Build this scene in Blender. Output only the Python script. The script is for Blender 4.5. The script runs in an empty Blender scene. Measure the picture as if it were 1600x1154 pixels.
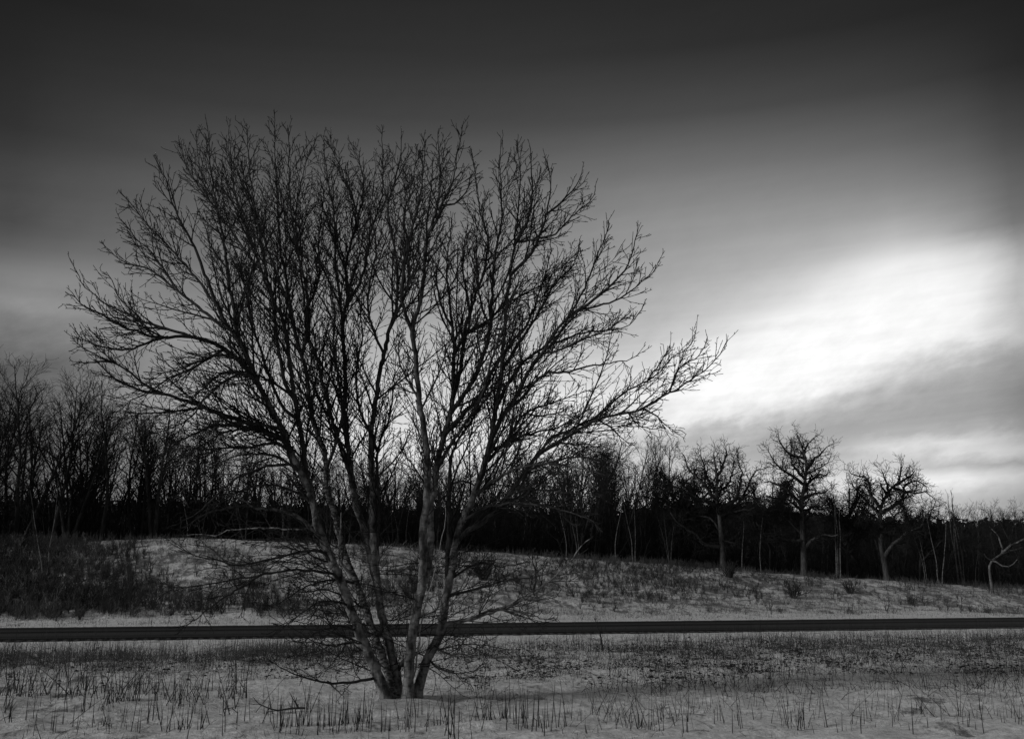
import bpy, math, random
import numpy as np
from mathutils import Vector, noise, Matrix

sc = bpy.context.scene
C = sc.collection
rad = math.radians

# ------------------------------------------------------------------ camera
F = 1600 * 35 / 36.0
PITCH = math.atan(331 / F)
CAM_Z = 1.6
cam = bpy.data.cameras.new("camera"); cam.lens = 35; cam.sensor_width = 36
cam.clip_start = 0.1; cam.clip_end = 6000
camo = bpy.data.objects.new("camera", cam); C.objects.link(camo)
camo.location = (0, 0, CAM_Z); camo.rotation_euler = (math.pi / 2 + PITCH, 0, 0)
sc.camera = camo
sc.view_settings.view_transform = 'Standard'; sc.view_settings.look = 'None'
sc.view_settings.exposure = 0; sc.view_settings.gamma = 1

def ray(px, py):
    cx = (px - 800) / F; cy = (577 - py) / F
    return Vector((cx, math.cos(PITCH) - cy * math.sin(PITCH), math.sin(PITCH) + cy * math.cos(PITCH)))
def unp(px, py, D):
    r = ray(px, py); t = D / r.y
    return Vector((r.x * t, D, CAM_Z + r.z * t))

# ------------------------------------------------------------------ world
SKY_PX = [0, 100, 250, 400, 550, 700, 800, 900, 1000, 1100, 1200, 1300, 1350, 1400, 1500, 1560, 1600]
SKY_PY = [0, 100, 200, 250, 300, 350] + list(range(400, 801, 25))
SKY = [
 [30, 32, 33, 34, 34, 34, 34, 34, 34, 34, 34, 34, 34, 34, 33, 32, 30],
 [38, 45, 48, 50, 51, 52, 52, 52, 51, 51, 51, 51, 51, 50, 47, 42, 36],
 [47, 54, 60, 64, 67, 69, 71, 74, 77, 80, 82, 84, 84, 85, 80, 66, 50],
 [62, 72, 78, 82, 84, 88, 92, 97, 103, 107, 110, 112, 112, 112, 104, 84, 60],
 [69, 84, 92, 96, 99, 104, 110, 118, 126, 130, 132, 134, 136, 136, 128, 100, 70],
 [70, 86, 98, 105, 110, 116, 124, 133, 142, 147, 152, 156, 160, 164, 155, 118, 80],
 [74, 90, 108, 118, 124, 130, 135, 145, 152, 162, 172, 185, 205, 225, 230, 180, 110],
 [82, 100, 112, 122, 130, 138, 144, 154, 160, 170, 182, 215, 238, 245, 245, 195, 125],
 [88, 108, 120, 130, 138, 146, 152, 160, 165, 178, 195, 232, 242, 245, 243, 205, 130],
 [90, 110, 126, 136, 146, 155, 162, 168, 172, 186, 212, 245, 248, 248, 246, 215, 135],
 [88, 110, 132, 142, 155, 166, 172, 176, 180, 200, 240, 253, 252, 238, 236, 225, 140],
 [84, 106, 134, 150, 165, 176, 182, 186, 188, 225, 252, 254, 252, 246, 252, 215, 140],
 [80, 102, 136, 158, 175, 188, 194, 196, 198, 240, 254, 255, 255, 252, 215, 165, 120],
 [80, 102, 140, 165, 185, 198, 204, 208, 210, 248, 254, 254, 253, 222, 170, 150, 115],
 [82, 106, 146, 172, 195, 208, 214, 218, 222, 252, 254, 250, 215, 185, 160, 150, 110],
 [88, 112, 152, 180, 205, 218, 222, 226, 230, 250, 252, 205, 180, 168, 160, 150, 110],
 [92, 116, 158, 186, 212, 224, 228, 232, 234, 250, 215, 172, 165, 162, 162, 150, 108],
 [95, 120, 160, 188, 215, 228, 230, 228, 215, 190, 168, 165, 168, 175, 190, 175, 120],
 [95, 120, 160, 188, 215, 228, 230, 225, 200, 172, 170, 185, 215, 235, 240, 215, 140],
 [95, 120, 160, 188, 215, 228, 230, 225, 215, 190, 185, 188, 186, 182, 176, 160, 120],
 [95, 120, 160, 188, 215, 228, 230, 228, 225, 205, 212, 226, 236, 242, 236, 205, 135],
 [95, 120, 160, 188, 212, 222, 225, 225, 225, 212, 205, 200, 198, 195, 188, 170, 120],
 [95, 120, 160, 188, 210, 215, 218, 220, 220, 215, 215, 215, 210, 205, 195, 175, 120]]
SKYA = np.array(SKY, float)
SKYA[6:13, 0] = [100, 122, 136, 136, 124, 112, 102]; SKYA[6:13, 1] = [108, 128, 142, 143, 134, 126, 118]; SKYA[6:13, 2] += 5
SKYA[SKYA > 251] = 251
SKYA[2:, -1] = SKYA[2:, -1] * .55 + SKYA[2:, -3] * .45; SKYA[2:, -2] = SKYA[2:, -2] * .7 + SKYA[2:, -3] * .3
def lin(v):
    v = v / 255.0
    return v / 12.92 if v <= 0.04045 else ((v + 0.055) / 1.055) ** 2.4
def sky_at(az, el):
    d = Vector((math.sin(az) * math.cos(el), math.cos(az) * math.cos(el), math.sin(el)))
    fwd = Vector((0, math.cos(PITCH), math.sin(PITCH))); up = Vector((0, -math.sin(PITCH), math.cos(PITCH)))
    k = d.dot(fwd)
    px = 800 + F * d.x / k; py = 577 - F * d.dot(up) / k
    px = min(max(px, 0), 1600); py = min(max(py, 0), 800)
    col = [np.interp(py, SKY_PY, SKYA[:, j]) for j in range(len(SKY_PX))]
    return lin(float(np.interp(px, SKY_PX, col)))

SUN_EL, SUN_AZ = 18.0, 245.0        # degrees; azimuth clockwise from +Y (behind the camera, to the left)
world = bpy.data.worlds.new("World"); sc.world = world; world.use_nodes = True
nt = world.node_tree; nt.nodes.clear()
def W(t, **k):
    n = nt.nodes.new(t)
    for a, b in k.items(): setattr(n, a, b)
    return n
def M(op, a, b=None, c=None, clamp=False):
    n = nt.nodes.new('ShaderNodeMath'); n.operation = op; n.use_clamp = clamp
    for i, v in enumerate((a, b, c)):
        if v is None: continue
        if isinstance(v, (int, float)): n.inputs[i].default_value = v
        else: nt.links.new(v, n.inputs[i])
    return n.outputs[0]
def mapr(v, a, b, c, d, smooth=True):
    n = nt.nodes.new('ShaderNodeMapRange'); n.interpolation_type = 'SMOOTHSTEP' if smooth else 'LINEAR'
    nt.links.new(v, n.inputs[0])
    for i, x in enumerate((a, b, c, d)): n.inputs[i + 1].default_value = x
    return n.outputs[0]
tc = W('ShaderNodeTexCoord'); sep = W('ShaderNodeSeparateXYZ'); nt.links.new(tc.outputs['Generated'], sep.inputs[0])
X, Y, Z = sep.outputs
DEG = 180 / math.pi
az0 = M('MULTIPLY', M('ARCTAN2', X, Y), DEG)
el0 = M('MULTIPLY', M('ARCSINE', Z), DEG)
def cnoise(sx, sy, sz, scale, det, rough, seed, shear=0.0):
    v = W('ShaderNodeCombineXYZ')
    nt.links.new(M('MULTIPLY', az0, sx), v.inputs[0])
    e = M('SUBTRACT', el0, M('MULTIPLY', az0, shear)) if shear else el0
    nt.links.new(M('MULTIPLY', e, sy), v.inputs[1]); v.inputs[2].default_value = seed
    n = W('ShaderNodeTexNoise'); n.inputs['Scale'].default_value = scale; n.inputs['Detail'].default_value = det
    n.inputs['Roughness'].default_value = rough
    nt.links.new(v.outputs[0], n.inputs['Vector'])
    return M('SUBTRACT', n.outputs[0], 0.5)
n_big = cnoise(0.06, 0.20, 0, 1.0, 4, 0.55, 3.1, 0.22)
n_mid = cnoise(0.16, 0.42, 0, 1.0, 6, 0.6, 9.7, 0.28)
n_fine = cnoise(0.5, 0.9, 0, 1.0, 8, 0.62, 21.0, 0.3)
n_streak = cnoise(0.04, 0.9, 0, 1.0, 4, 0.55, 5.3, 0.05)
low = M('MULTIPLY', mapr(el0, 7, 22, 1.0, 0.12), mapr(el0, 3.5, 9.5, 0.30, 1.0))               # cloud texture mostly in the lower sky
az = M('ADD', az0, M('MULTIPLY', M('ADD', M('MULTIPLY', n_mid, 4.0), M('MULTIPLY', n_fine, 2.2)), low))
el = M('ADD', el0, M('MULTIPLY', M('ADD', M('MULTIPLY', n_big, 1.0), M('ADD', M('MULTIPLY', n_mid, 1.5), M('MULTIPLY', n_fine, 2.0))), low))
ELMAX = 34.0
ef = M('DIVIDE', el, ELMAX, clamp=True)
ELS = [i * .65 for i in range(21)] + [14.3, 15.6, 16.9, 18.2, 19.5, 20.8, 23, 26, 29.5, 34]
stations = list(range(-30, 31, 2))
total = None
azc = M('MINIMUM', M('MAXIMUM', az, -30.0), 30.0)
for s in stations:
    r = W('ShaderNodeValToRGB'); nt.links.new(ef, r.inputs[0])
    cr = r.color_ramp; cr.interpolation = 'LINEAR'
    N = 31
    while len(cr.elements) < N: cr.elements.new(0.5)
    for i in range(N):
        cr.elements[i].position = ELS[i] / ELMAX
    for i in range(N):
        v = sky_at(rad(s), rad(ELS[i])); cr.elements[i].color = (v, v, v, 1)
    wgt = M('SUBTRACT', 1.0, M('MINIMUM', M('DIVIDE', M('ABSOLUTE', M('SUBTRACT', azc, float(s))), 2.0), 1.0))
    term = M('MULTIPLY', r.outputs[0], wgt)
    total = term if total is None else M('ADD', total, term)
# cloud body: light and dark streaks
mod = M('ADD', 1.0, M('MULTIPLY', M('ADD', M('MULTIPLY', n_fine, 0.45), M('MULTIPLY', n_streak, 0.5)), mapr(el0, 5, 26, 1.0, 0.25)))
total = M('MULTIPLY', total, mod)
# rest of the dome: even grey overcast behind and above
back = mapr(M('ABSOLUTE', az0), 32, 60, 0.0, 1.0)
high = mapr(el0, 33, 55, 0.0, 1.0)
rest = M('MAXIMUM', back, high)
DOME = 0.12
total = M('ADD', M('MULTIPLY', total, M('SUBTRACT', 1.0, rest)), M('MULTIPLY', rest, DOME))
sky = W('ShaderNodeTexSky', sky_type='NISHITA'); sky.sun_disc = False
sky.sun_elevation = rad(SUN_EL); sky.sun_rotation = rad(SUN_AZ)
bw = W('ShaderNodeRGBToBW'); nt.links.new(sky.outputs[0], bw.inputs[0])
STR = 0.1
final = M('ADD', M('MULTIPLY', total, 1.0 / STR), M('MULTIPLY', bw.outputs[0], 0.008))
comb = W('ShaderNodeCombineXYZ')
for i in range(3): nt.links.new(final, comb.inputs[i])
bg = W('ShaderNodeBackground'); bg.inputs[1].default_value = STR
nt.links.new(comb.outputs[0], bg.inputs[0])
out = W('ShaderNodeOutputWorld'); nt.links.new(bg.outputs[0], out.inputs[0])

sun = bpy.data.lights.new("sun", 'SUN'); sun.energy = 1.7; sun.angle = rad(10); sun.color = (1, 1, 1)
suno = bpy.data.objects.new("sun", sun); C.objects.link(suno)
sd = Vector((math.sin(rad(SUN_AZ)) * math.cos(rad(SUN_EL)), math.cos(rad(SUN_AZ)) * math.cos(rad(SUN_EL)), math.sin(rad(SUN_EL))))
suno.rotation_euler = sd.to_track_quat('Z', 'Y').to_euler()

# ------------------------------------------------------------------ materials
def mat(name, base, rough=0.9, spec=0.2):
    m = bpy.data.materials.new(name); m.use_nodes = True
    b = m.node_tree.nodes['Principled BSDF']
    b.inputs['Base Color'].default_value = (base, base, base, 1)
    b.inputs['Roughness'].default_value = rough
    b.inputs['Specular IOR Level'].default_value = spec
    return m, m.node_tree, b
def noisy(name, lo, hi, scale, detail=5, rough=0.9, spec=0.2, stretch=(1, 1, 1), p0=0.35, p1=0.65, bump=0.0, bscale=None):
    m, t, b = mat(name, lo, rough, spec)
    c = t.nodes.new('ShaderNodeTexCoord'); mp = t.nodes.new('ShaderNodeMapping')
    mp.inputs['Scale'].default_value = stretch
    t.links.new(c.outputs['Object'], mp.inputs[0])
    n = t.nodes.new('ShaderNodeTexNoise'); n.inputs['Scale'].default_value = scale; n.inputs['Detail'].default_value = detail
    t.links.new(mp.outputs[0], n.inputs['Vector'])
    r = t.nodes.new('ShaderNodeValToRGB'); t.links.new(n.outputs[0], r.inputs[0])
    r.color_ramp.elements[0].position = p0; r.color_ramp.elements[1].position = p1
    r.color_ramp.elements[0].color = (lo, lo, lo, 1); r.color_ramp.elements[1].color = (hi, hi, hi, 1)
    t.links.new(r.outputs[0], b.inputs['Base Color'])
    if bump:
        n2 = t.nodes.new('ShaderNodeTexNoise'); n2.inputs['Scale'].default_value = bscale or scale * 2; n2.inputs['Detail'].default_value = 6
        t.links.new(mp.outputs[0], n2.inputs['Vector'])
        bp = t.nodes.new('ShaderNodeBump'); bp.inputs['Strength'].default_value = bump; bp.inputs['Distance'].default_value = 0.02
        t.links.new(n2.outputs[0], bp.inputs['Height']); t.links.new(bp.outputs[0], b.inputs['Normal'])
    return m
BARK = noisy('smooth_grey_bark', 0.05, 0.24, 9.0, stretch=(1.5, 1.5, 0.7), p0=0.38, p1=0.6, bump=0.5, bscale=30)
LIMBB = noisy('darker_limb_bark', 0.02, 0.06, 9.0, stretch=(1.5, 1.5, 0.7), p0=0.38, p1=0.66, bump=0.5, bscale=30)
BARK_ROUGH = noisy('peeling_grey_bark', 0.035, 0.24, 18.0, stretch=(1, 1, 2.2), p0=0.42, p1=0.62, bump=0.9, bscale=26)
TWIG = noisy('twig_bark', 0.012, 0.03, 9.0)
DEAD = noisy('bleached_dead_wood', 0.18, 0.34, 20.0)
OAKB = noisy('furrowed_bark', 0.035, 0.10, 6.0, stretch=(3, 3, 0.6), bump=0.8)
FTWIG = noisy('dark_twigs', 0.010, 0.022, 2.0)
FBARK = noisy('dark_trunk_bark', 0.014, 0.038, 3.0, stretch=(2, 2, .5))
FBARK2 = noisy('greyer_trunk_bark', 0.024, 0.06, 3.0, stretch=(2, 2, .5))
PALEB = noisy('pale_birch_bark', 0.05, 0.16, 5.0, stretch=(1, 1, 2))
STRAW = noisy('dry_stalks', 0.03, 0.10, 1.3)
STRAW_D = noisy('dark_dry_weeds', 0.012, 0.045, 0.8)
BRUSH = noisy('brush_twigs', 0.022, 0.075, 0.35)
PGRASS = noisy('faded_grass', 0.06, 0.20, 0.9)
FAR = noisy('far_wood_foliage', 0.008, 0.02, 0.3)

# ground: snow, with bare litter showing on the bank and dark leaf floor in the wood
def ground_mat():
    m, t, b = mat('thin_snow_on_grass', 0.8, 0.85, 0.15)
    def N(k, **kw):
        n = t.nodes.new(k)
        for a, v in kw.items(): setattr(n, a, v)
        return n
    def m_(op, a, b2=None, clamp=False):
        n = N('ShaderNodeMath', operation=op, use_clamp=clamp)
        for i, v in enumerate((a, b2)):
            if v is None: continue
            if isinstance(v, (int, float)): n.inputs[i].default_value = v
            else: t.links.new(v, n.inputs[i])
        return n.outputs[0]
    def mr(v, a, b2, c, d):
        n = N('ShaderNodeMapRange', interpolation_type='SMOOTHSTEP'); t.links.new(v, n.inputs[0])
        for i, x in enumerate((a, b2, c, d)): n.inputs[i + 1].default_value = x
        return n.outputs[0]
    c = N('ShaderNodeTexCoord'); s = N('ShaderNodeSeparateXYZ'); t.links.new(c.outputs['Object'], s.inputs[0])
    x, y, z = s.outputs
    v = m_('DIVIDE', m_('SUBTRACT', y, m_('MULTIPLY', x, 0.26)), 1.033)
    def nz(scale, det, rough=0.6, st=(1, 1, 1)):
        mp = N('ShaderNodeMapping'); mp.inputs['Scale'].default_value = st; t.links.new(c.outputs['Object'], mp.inputs[0])
        n = N('ShaderNodeTexNoise'); n.inputs['Scale'].default_value = scale; n.inputs['Detail'].default_value = det
        n.inputs['Roughness'].default_value = rough; t.links.new(mp.outputs[0], n.inputs['Vector']); return n.outputs[0]
    fine = nz(9.0, 8, 0.72); med = nz(1.1, 6, 0.6); big = nz(0.22, 4, 0.55)
    fine2 = nz(3.0, 9, 0.8, (1, .5, 1))
    # coverage of bare litter, 0..1, by zone
    field = m_('MULTIPLY', mr(v, 16.0, 21.5, 0.2, 0.6), mr(v, 26.0, 28.0, 1.0, 0.2))
    field = m_('MULTIPLY', field, mr(v, 10, 14, 0.7, 1.0))
    bank = m_('MULTIPLY', mr(v, 42.5, 45.5, 0.0, 1.0), 1.0)
    zone = m_('MAXIMUM', field, bank)
    thr = m_('ADD', m_('MULTIPLY', fine2, 0.55), m_('ADD', m_('MULTIPLY', med, 0.3), m_('MULTIPLY', big, 0.15)))
    bare = mr(m_('ADD', thr, m_('MULTIPLY', zone, 0.085)), 0.545, 0.63, 0.0, 1.0)
    bare = m_('MULTIPLY', bare, 0.85)
    wood = mr(m_('ADD', v, m_('MULTIPLY', m_('SUBTRACT', med, 0.5), 3.0)), 57.2, 58.6, 0.0, 1.0)
    bare = m_('MAXIMUM', bare, wood)
    mx = N('ShaderNodeMix', data_type='RGBA'); t.links.new(bare, mx.inputs[0])
    sn = N('ShaderNodeValToRGB'); t.links.new(fine, sn.inputs[0])
    sn.color_ramp.elements[0].position = 0.34; sn.color_ramp.elements[0].color = (.46, .46, .46, 1)
    sn.color_ramp.elements[1].position = 0.62; sn.color_ramp.elements[1].color = (.88, .88, .88, 1)
    t.links.new(sn.outputs[0], mx.inputs[6])
    li = N('ShaderNodeMix', data_type='RGBA'); t.links.new(wood, li.inputs[0])
    li.inputs[6].default_value = (.10, .10, .10, 1); li.inputs[7].default_value = (.02, .02, .02, 1)
    t.links.new(li.outputs[2], mx.inputs[7])
    t.links.new(mx.outputs[2], b.inputs['Base Color'])
    bp = N('ShaderNodeBump'); bp.inputs['Strength'].default_value = 0.7; bp.inputs['Distance'].default_value = 0.10
    crust = nz(24.0, 5, 0.6)
    t.links.new(m_('ADD', m_('ADD', fine2, m_('MULTIPLY', fine, 0.6)), m_('MULTIPLY', crust, 0.5)), bp.inputs['Height']); t.links.new(bp.outputs[0], b.inputs['Normal'])
    return m
GROUND = ground_mat()

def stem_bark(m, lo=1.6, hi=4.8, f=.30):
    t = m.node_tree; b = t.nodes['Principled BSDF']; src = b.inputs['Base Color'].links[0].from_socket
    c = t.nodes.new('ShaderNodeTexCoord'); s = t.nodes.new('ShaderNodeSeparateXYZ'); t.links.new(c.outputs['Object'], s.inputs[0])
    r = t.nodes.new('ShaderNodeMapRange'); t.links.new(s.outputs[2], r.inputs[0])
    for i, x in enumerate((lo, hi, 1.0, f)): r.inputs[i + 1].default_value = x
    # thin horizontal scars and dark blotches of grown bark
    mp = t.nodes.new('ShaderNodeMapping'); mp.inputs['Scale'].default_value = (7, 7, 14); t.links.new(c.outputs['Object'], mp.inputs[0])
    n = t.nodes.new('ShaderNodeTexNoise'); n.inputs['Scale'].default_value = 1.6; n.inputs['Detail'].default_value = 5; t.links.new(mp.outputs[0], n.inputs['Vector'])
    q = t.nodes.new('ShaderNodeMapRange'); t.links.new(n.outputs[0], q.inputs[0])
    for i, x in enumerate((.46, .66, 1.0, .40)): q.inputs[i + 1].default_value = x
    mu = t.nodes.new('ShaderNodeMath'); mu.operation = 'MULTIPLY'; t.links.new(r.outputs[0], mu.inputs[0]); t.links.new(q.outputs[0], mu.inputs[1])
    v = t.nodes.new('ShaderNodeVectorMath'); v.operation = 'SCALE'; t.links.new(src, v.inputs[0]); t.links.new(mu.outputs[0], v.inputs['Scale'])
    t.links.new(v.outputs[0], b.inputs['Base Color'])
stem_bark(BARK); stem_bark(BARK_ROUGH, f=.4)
def road_mat():
    m, t, b = mat('wet_asphalt', 0.035, 0.9, 0.06)
    c = t.nodes.new('ShaderNodeTexCoord'); s = t.nodes.new('ShaderNodeSeparateXYZ'); t.links.new(c.outputs['Object'], s.inputs[0])
    # object space: x along the road, y across it (0..10)
    r = t.nodes.new('ShaderNodeValToRGB')
    d = t.nodes.new('ShaderNodeMath'); d.operation = 'DIVIDE'; d.inputs[1].default_value = 10.6
    n = t.nodes.new('ShaderNodeTexNoise'); n.inputs['Scale'].default_value = 0.6; n.inputs['Detail'].default_value = 6
    mp = t.nodes.new('ShaderNodeMapping'); mp.inputs['Scale'].default_value = (0.15, 1.5, 1); t.links.new(c.outputs['Object'], mp.inputs[0]); t.links.new(mp.outputs[0], n.inputs['Vector'])
    ad = t.nodes.new('ShaderNodeMath'); ad.operation = 'MULTIPLY_ADD'; ad.inputs[1].default_value = 0.5
    t.links.new(n.outputs[0], ad.inputs[0]); t.links.new(s.outputs[1], ad.inputs[2]); t.links.new(ad.outputs[0], d.inputs[0]); t.links.new(d.outputs[0], r.inputs[0])
    cr = r.color_ramp
    stops = [(0, .006), (.10, .008), (.20, .008), (.215, .07), (.235, .018), (.33, .045), (.42, .05), (.47, .012), (.52, .014), (.57, .045), (.70, .036), (.76, .010), (.84, .04), (.95, .016), (1, .006)]  # bands across the road; the dark far edge is edge shadow put into colour
    while len(cr.elements) < len(stops): cr.elements.new(.5)
    for e, (p, v) in zip(cr.elements, stops): e.position = p
    for e, (p, v) in zip(cr.elements, stops): e.color = (v, v, v, 1)
    t.links.new(r.outputs[0], b.inputs['Base Color'])
    n2 = t.nodes.new('ShaderNodeTexNoise'); n2.inputs['Scale'].default_value = 60
    bp = t.nodes.new('ShaderNodeBump'); bp.inputs['Strength'].default_value = .3; bp.inputs['Distance'].default_value = .01
    t.links.new(c.outputs['Object'], n2.inputs['Vector']); t.links.new(n2.outputs[0], bp.inputs['Height']); t.links.new(bp.outputs[0], b.inputs['Normal'])
    return m
ROAD = road_mat()

# ------------------------------------------------------------------ mesh helpers
def link_mesh(name, V_, Fq, m, parent=None, smooth=True, loc=None):
    me = bpy.data.meshes.new(name)
    V_ = np.asarray(V_, dtype=np.float32); Fq = np.asarray(Fq, dtype=np.int32)
    nv, nf, k = len(V_), len(Fq), Fq.shape[1]
    me.vertices.add(nv); me.vertices.foreach_set('co', V_.ravel())
    me.loops.add(nf * k); me.loops.foreach_set('vertex_index', Fq.ravel())
    me.polygons.add(nf); me.polygons.foreach_set('loop_start', np.arange(nf, dtype=np.int32) * k)
    me.polygons.foreach_set('loop_total', np.full(nf, k, dtype=np.int32))
    me.polygons.foreach_set('use_smooth', np.full(nf, smooth))
    me.update(calc_edges=True); me.materials.append(m)
    o = bpy.data.objects.new(name, me); C.objects.link(o)
    if parent: o.parent = parent
    if loc is not None: o.location = loc
    return o

def tubes_arrays(groups):
    """groups: dict (k, sides) -> (P (n,k,3), R (n,k)); returns verts, quads"""
    VV, FF, off = [], [], 0
    for (k, s), (P, R) in groups.items():
        P = np.asarray(P, float); R = np.asarray(R, float); n = len(P)
        if n == 0: continue
        T = np.gradient(P, axis=1); T /= (np.linalg.norm(T, axis=2, keepdims=True) + 1e-9)
        mean = P[:, -1] - P[:, 0]; mean /= (np.linalg.norm(mean, axis=1, keepdims=True) + 1e-9)
        ref = np.where(np.abs(mean[:, :1]) < 0.6, np.array([[1., 0, 0]]), np.array([[0, 1., 0]]))
        ref = np.repeat(ref[:, None, :], k, axis=1)
        U = np.cross(T, ref); U /= (np.linalg.norm(U, axis=2, keepdims=True) + 1e-9)
        Vv = np.cross(T, U)
        a = np.arange(s) * 2 * math.pi / s
        ring = P[:, :, None, :] + R[:, :, None, None] * (np.cos(a)[None, None, :, None] * U[:, :, None, :] + np.sin(a)[None, None, :, None] * Vv[:, :, None, :])
        VV.append(ring.reshape(-1, 3))
        base = off + (np.arange(n) * k * s)[:, None, None]
        i = np.arange(k - 1)[None, :, None] * s; j = np.arange(s)[None, None, :]; j2 = (j + 1) % s
        q = np.stack([base + i + j, base + i + j2, base + i + s + j2, base + i + s + j], axis=-1)
        FF.append(q.reshape(-1, 4)); off += n * k * s
    return np.concatenate(VV), np.concatenate(FF)

class Tubes:
    def __init__(self): self.g = {}
    def add(self, pts, radii, sides=3):
        key = (len(pts), sides)
        P, R = self.g.setdefault(key, ([], []))
        P.append([tuple(p) for p in pts]); R.append(list(radii))
    def build(self, name, m, parent=None, **k):
        v, f = tubes_arrays(self.g)
        return link_mesh(name, v, f, m, parent, **k)
    def arrays(self): return tubes_arrays(self.g)

def tag(o, label=None, cat=None, group=None, kind=None):
    if label: o['label'] = label
    if cat: o['category'] = cat
    if group: o['group'] = group
    if kind: o['kind'] = kind
    return o
def empty(name, loc=(0, 0, 0), rz=0):
    o = bpy.data.objects.new(name, None); C.objects.link(o); o.location = loc; o.rotation_euler = (0, 0, rz)
    o.empty_display_size = 0.3
    return o
def copy_tree(root, loc, rz, scale, zs=None):
    r = root.copy(); C.objects.link(r); r.location = loc; r.rotation_euler = (0, 0, rz)
    r.scale = (scale, scale, (zs or scale))
    for ch in list(root.children):
        c = ch.copy(); C.objects.link(c); c.parent = r
        for g in list(ch.children):
            d = g.copy(); C.objects.link(d); d.parent = c
    return r

# ------------------------------------------------------------------ terrain
def sstep(a, b, x):
    t = min(1, max(0, (x - a) / (b - a))); return t * t * (3 - 2 * t)
CREST = ([-60, -40, -27, -17.6, -8.7, 0, 8, 16.4, 24, 35.5, 60, 100], [2.8, 3.2, 3.5, 3.85, 3.6, 3.15, 2.65, 2.05, 1.65, 1.05, .5, .2])
def vv(x, y): return (y - 0.26 * x) / 1.033
def uu(x, y): return (x + 0.26 * y) / 1.033
TREE_BASE = unp(632, 1086, 13.8)
def fbm(x, y, s, o=3):
    a, r, f = 1.0, 0.0, s
    for i in range(o):
        r += a * noise.noise(Vector((x * f, y * f, 7.3 * i))); a *= .5; f *= 2.1
    return r
def ground(x, y, detail=True):
    v = vv(x, y)
    u = uu(x, y)
    edge = 0.22 * noise.noise(Vector((u * 1.3, 0, 0))) + 0.14 * noise.noise(Vector((u * 7, 3, 0)))
    inside = sstep(30.0 + edge, 30.18 + edge, v) * (1 - sstep(39.55 - edge, 39.75 - edge, v))
    z = 0.02
    if v < 31:
        w = 1 - sstep(27.5, 30, v)
        z += 0.05 * fbm(x, y, 0.5, 2) * w + 0.065 * fbm(x + 9, y * 1.6, 1.6, 4) * w
        z += w * (0.05 * sstep(22, 13, v)) if False else 0
        z -= 0.05 * w * sstep(24, 18, v) if False else 0
        d2 = (x - TREE_BASE.x) ** 2 + (y - TREE_BASE.y) ** 2
        z += 0.07 * math.exp(-d2 / 0.6)
        # a shallow ditch and swell between field and shoulder
        z += 0.06 * math.exp(-((v - 21.5) / 2.4) ** 2)
    if v > 39:
        hc = float(np.interp(x, CREST[0], CREST[1]))
        t = sstep(43.0, 57.0, v); lin_ = min(1, max(0, (v - 43.0) / 14.0))
        z += hc * (0.55 * t + 0.45 * lin_)
        w = sstep(40.5, 46, v)
        z += w * (0.25 * fbm(x, y, 0.12, 3) * (1 - 0.75 * sstep(52, 57, v)) + 0.06 * fbm(x, y, 0.9, 3))
        if v > 57:
            z -= (v - 57) * 0.07 * (1 - sstep(80, 100, v)) if v < 100 else 0
            if v >= 100: z -= 0
            z = z if v < 80 else z
        if v > 80:
            dip = 0
        # dip then far ridge
        if v > 57:
            k = sstep(62, 95, v)
            z = z * (1 - k) + (-1.0) * k
            ridge = 8.2 + 2.0 * math.exp(-((x - 37) / 14) ** 2) + 0.6 * fbm(x, y, 0.02, 3)
            z += ridge * sstep(105, 170, v) * 1.05
    z = z * (1 - inside) + (-0.15) * inside
    return z
def gz(x, y): return ground(x, y)

def frange(a, b, s):
    r = []
    while a < b - 1e-6: r.append(a); a += s
    return r
xs = [-1500, -700, -350, -200, -130, -90, -70] + frange(-55, -30, 1.5) + frange(-30, -17, .5) + frange(-17, 22, .13) + frange(22, 42, .6) + frange(42, 90, 3) + [100, 140, 200, 350, 700, 1500]
ys = [-300, -100, -40, -15, -5, 2] + frange(5, 10, .5) + frange(10, 26.0, .12) + frange(26, 44, .16) + frange(44, 70, .35) + frange(70, 120, 3) + frange(120, 200, 6) + [220, 280, 400, 800, 3000]
gx, gy = len(xs), len(ys)
# rows follow the road so that its edges stay crisp
verts = []
for yv in ys:
    w = 1.0 if 24 < yv < 60 else (sstep(12, 24, yv) if yv <= 24 else (1 - sstep(60, 75, yv)))
    for x in xs:
        xc = max(-60, min(60, x))
        y = yv * (1 + w * 0.033) + 0.26 * xc * w
        verts.append((x, y, ground(x, y) if abs(x) < 210 and y < 420 else (5.5 if y > 100 else 0)))
idx = np.arange(gx * gy).reshape(gy, gx)
faces = np.stack([idx[:-1, :-1], idx[:-1, 1:], idx[1:, 1:], idx[1:, :-1]], axis=-1).reshape(-1, 4)
g = link_mesh('snowy_ground', verts, faces, GROUND); tag(g, kind='structure')

# road slab in its own frame
rv, rf = [], []
ang = math.atan(0.26)
L0, L1 = -160, 160
sec = [(-0.55, -0.14), (-0.5, -0.012), (0.0, -0.012 + .01), (2.2, 0.02), (5.2, 0.05), (8.2, 0.02), (10.1, 0.0), (10.15, -0.14)]
nu = 161
for i in range(nu):
    u = L0 + (L1 - L0) * i / (nu - 1)
    for (a, z) in sec: rv.append((u, a, z))
for i in range(nu - 1):
    for j in range(len(sec) - 1):
        a = i * len(sec) + j; rf.append((a, a + len(sec), a + len(sec) + 1, a + 1))
road = link_mesh('road', rv, rf, ROAD, smooth=False)
c30 = 30.0 / 1.0
road.location = (-0.26 * 30 / 1.033, 30 / 1.033, -0.005); road.rotation_euler = (0, 0, ang)
tag(road, kind='structure')
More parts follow.
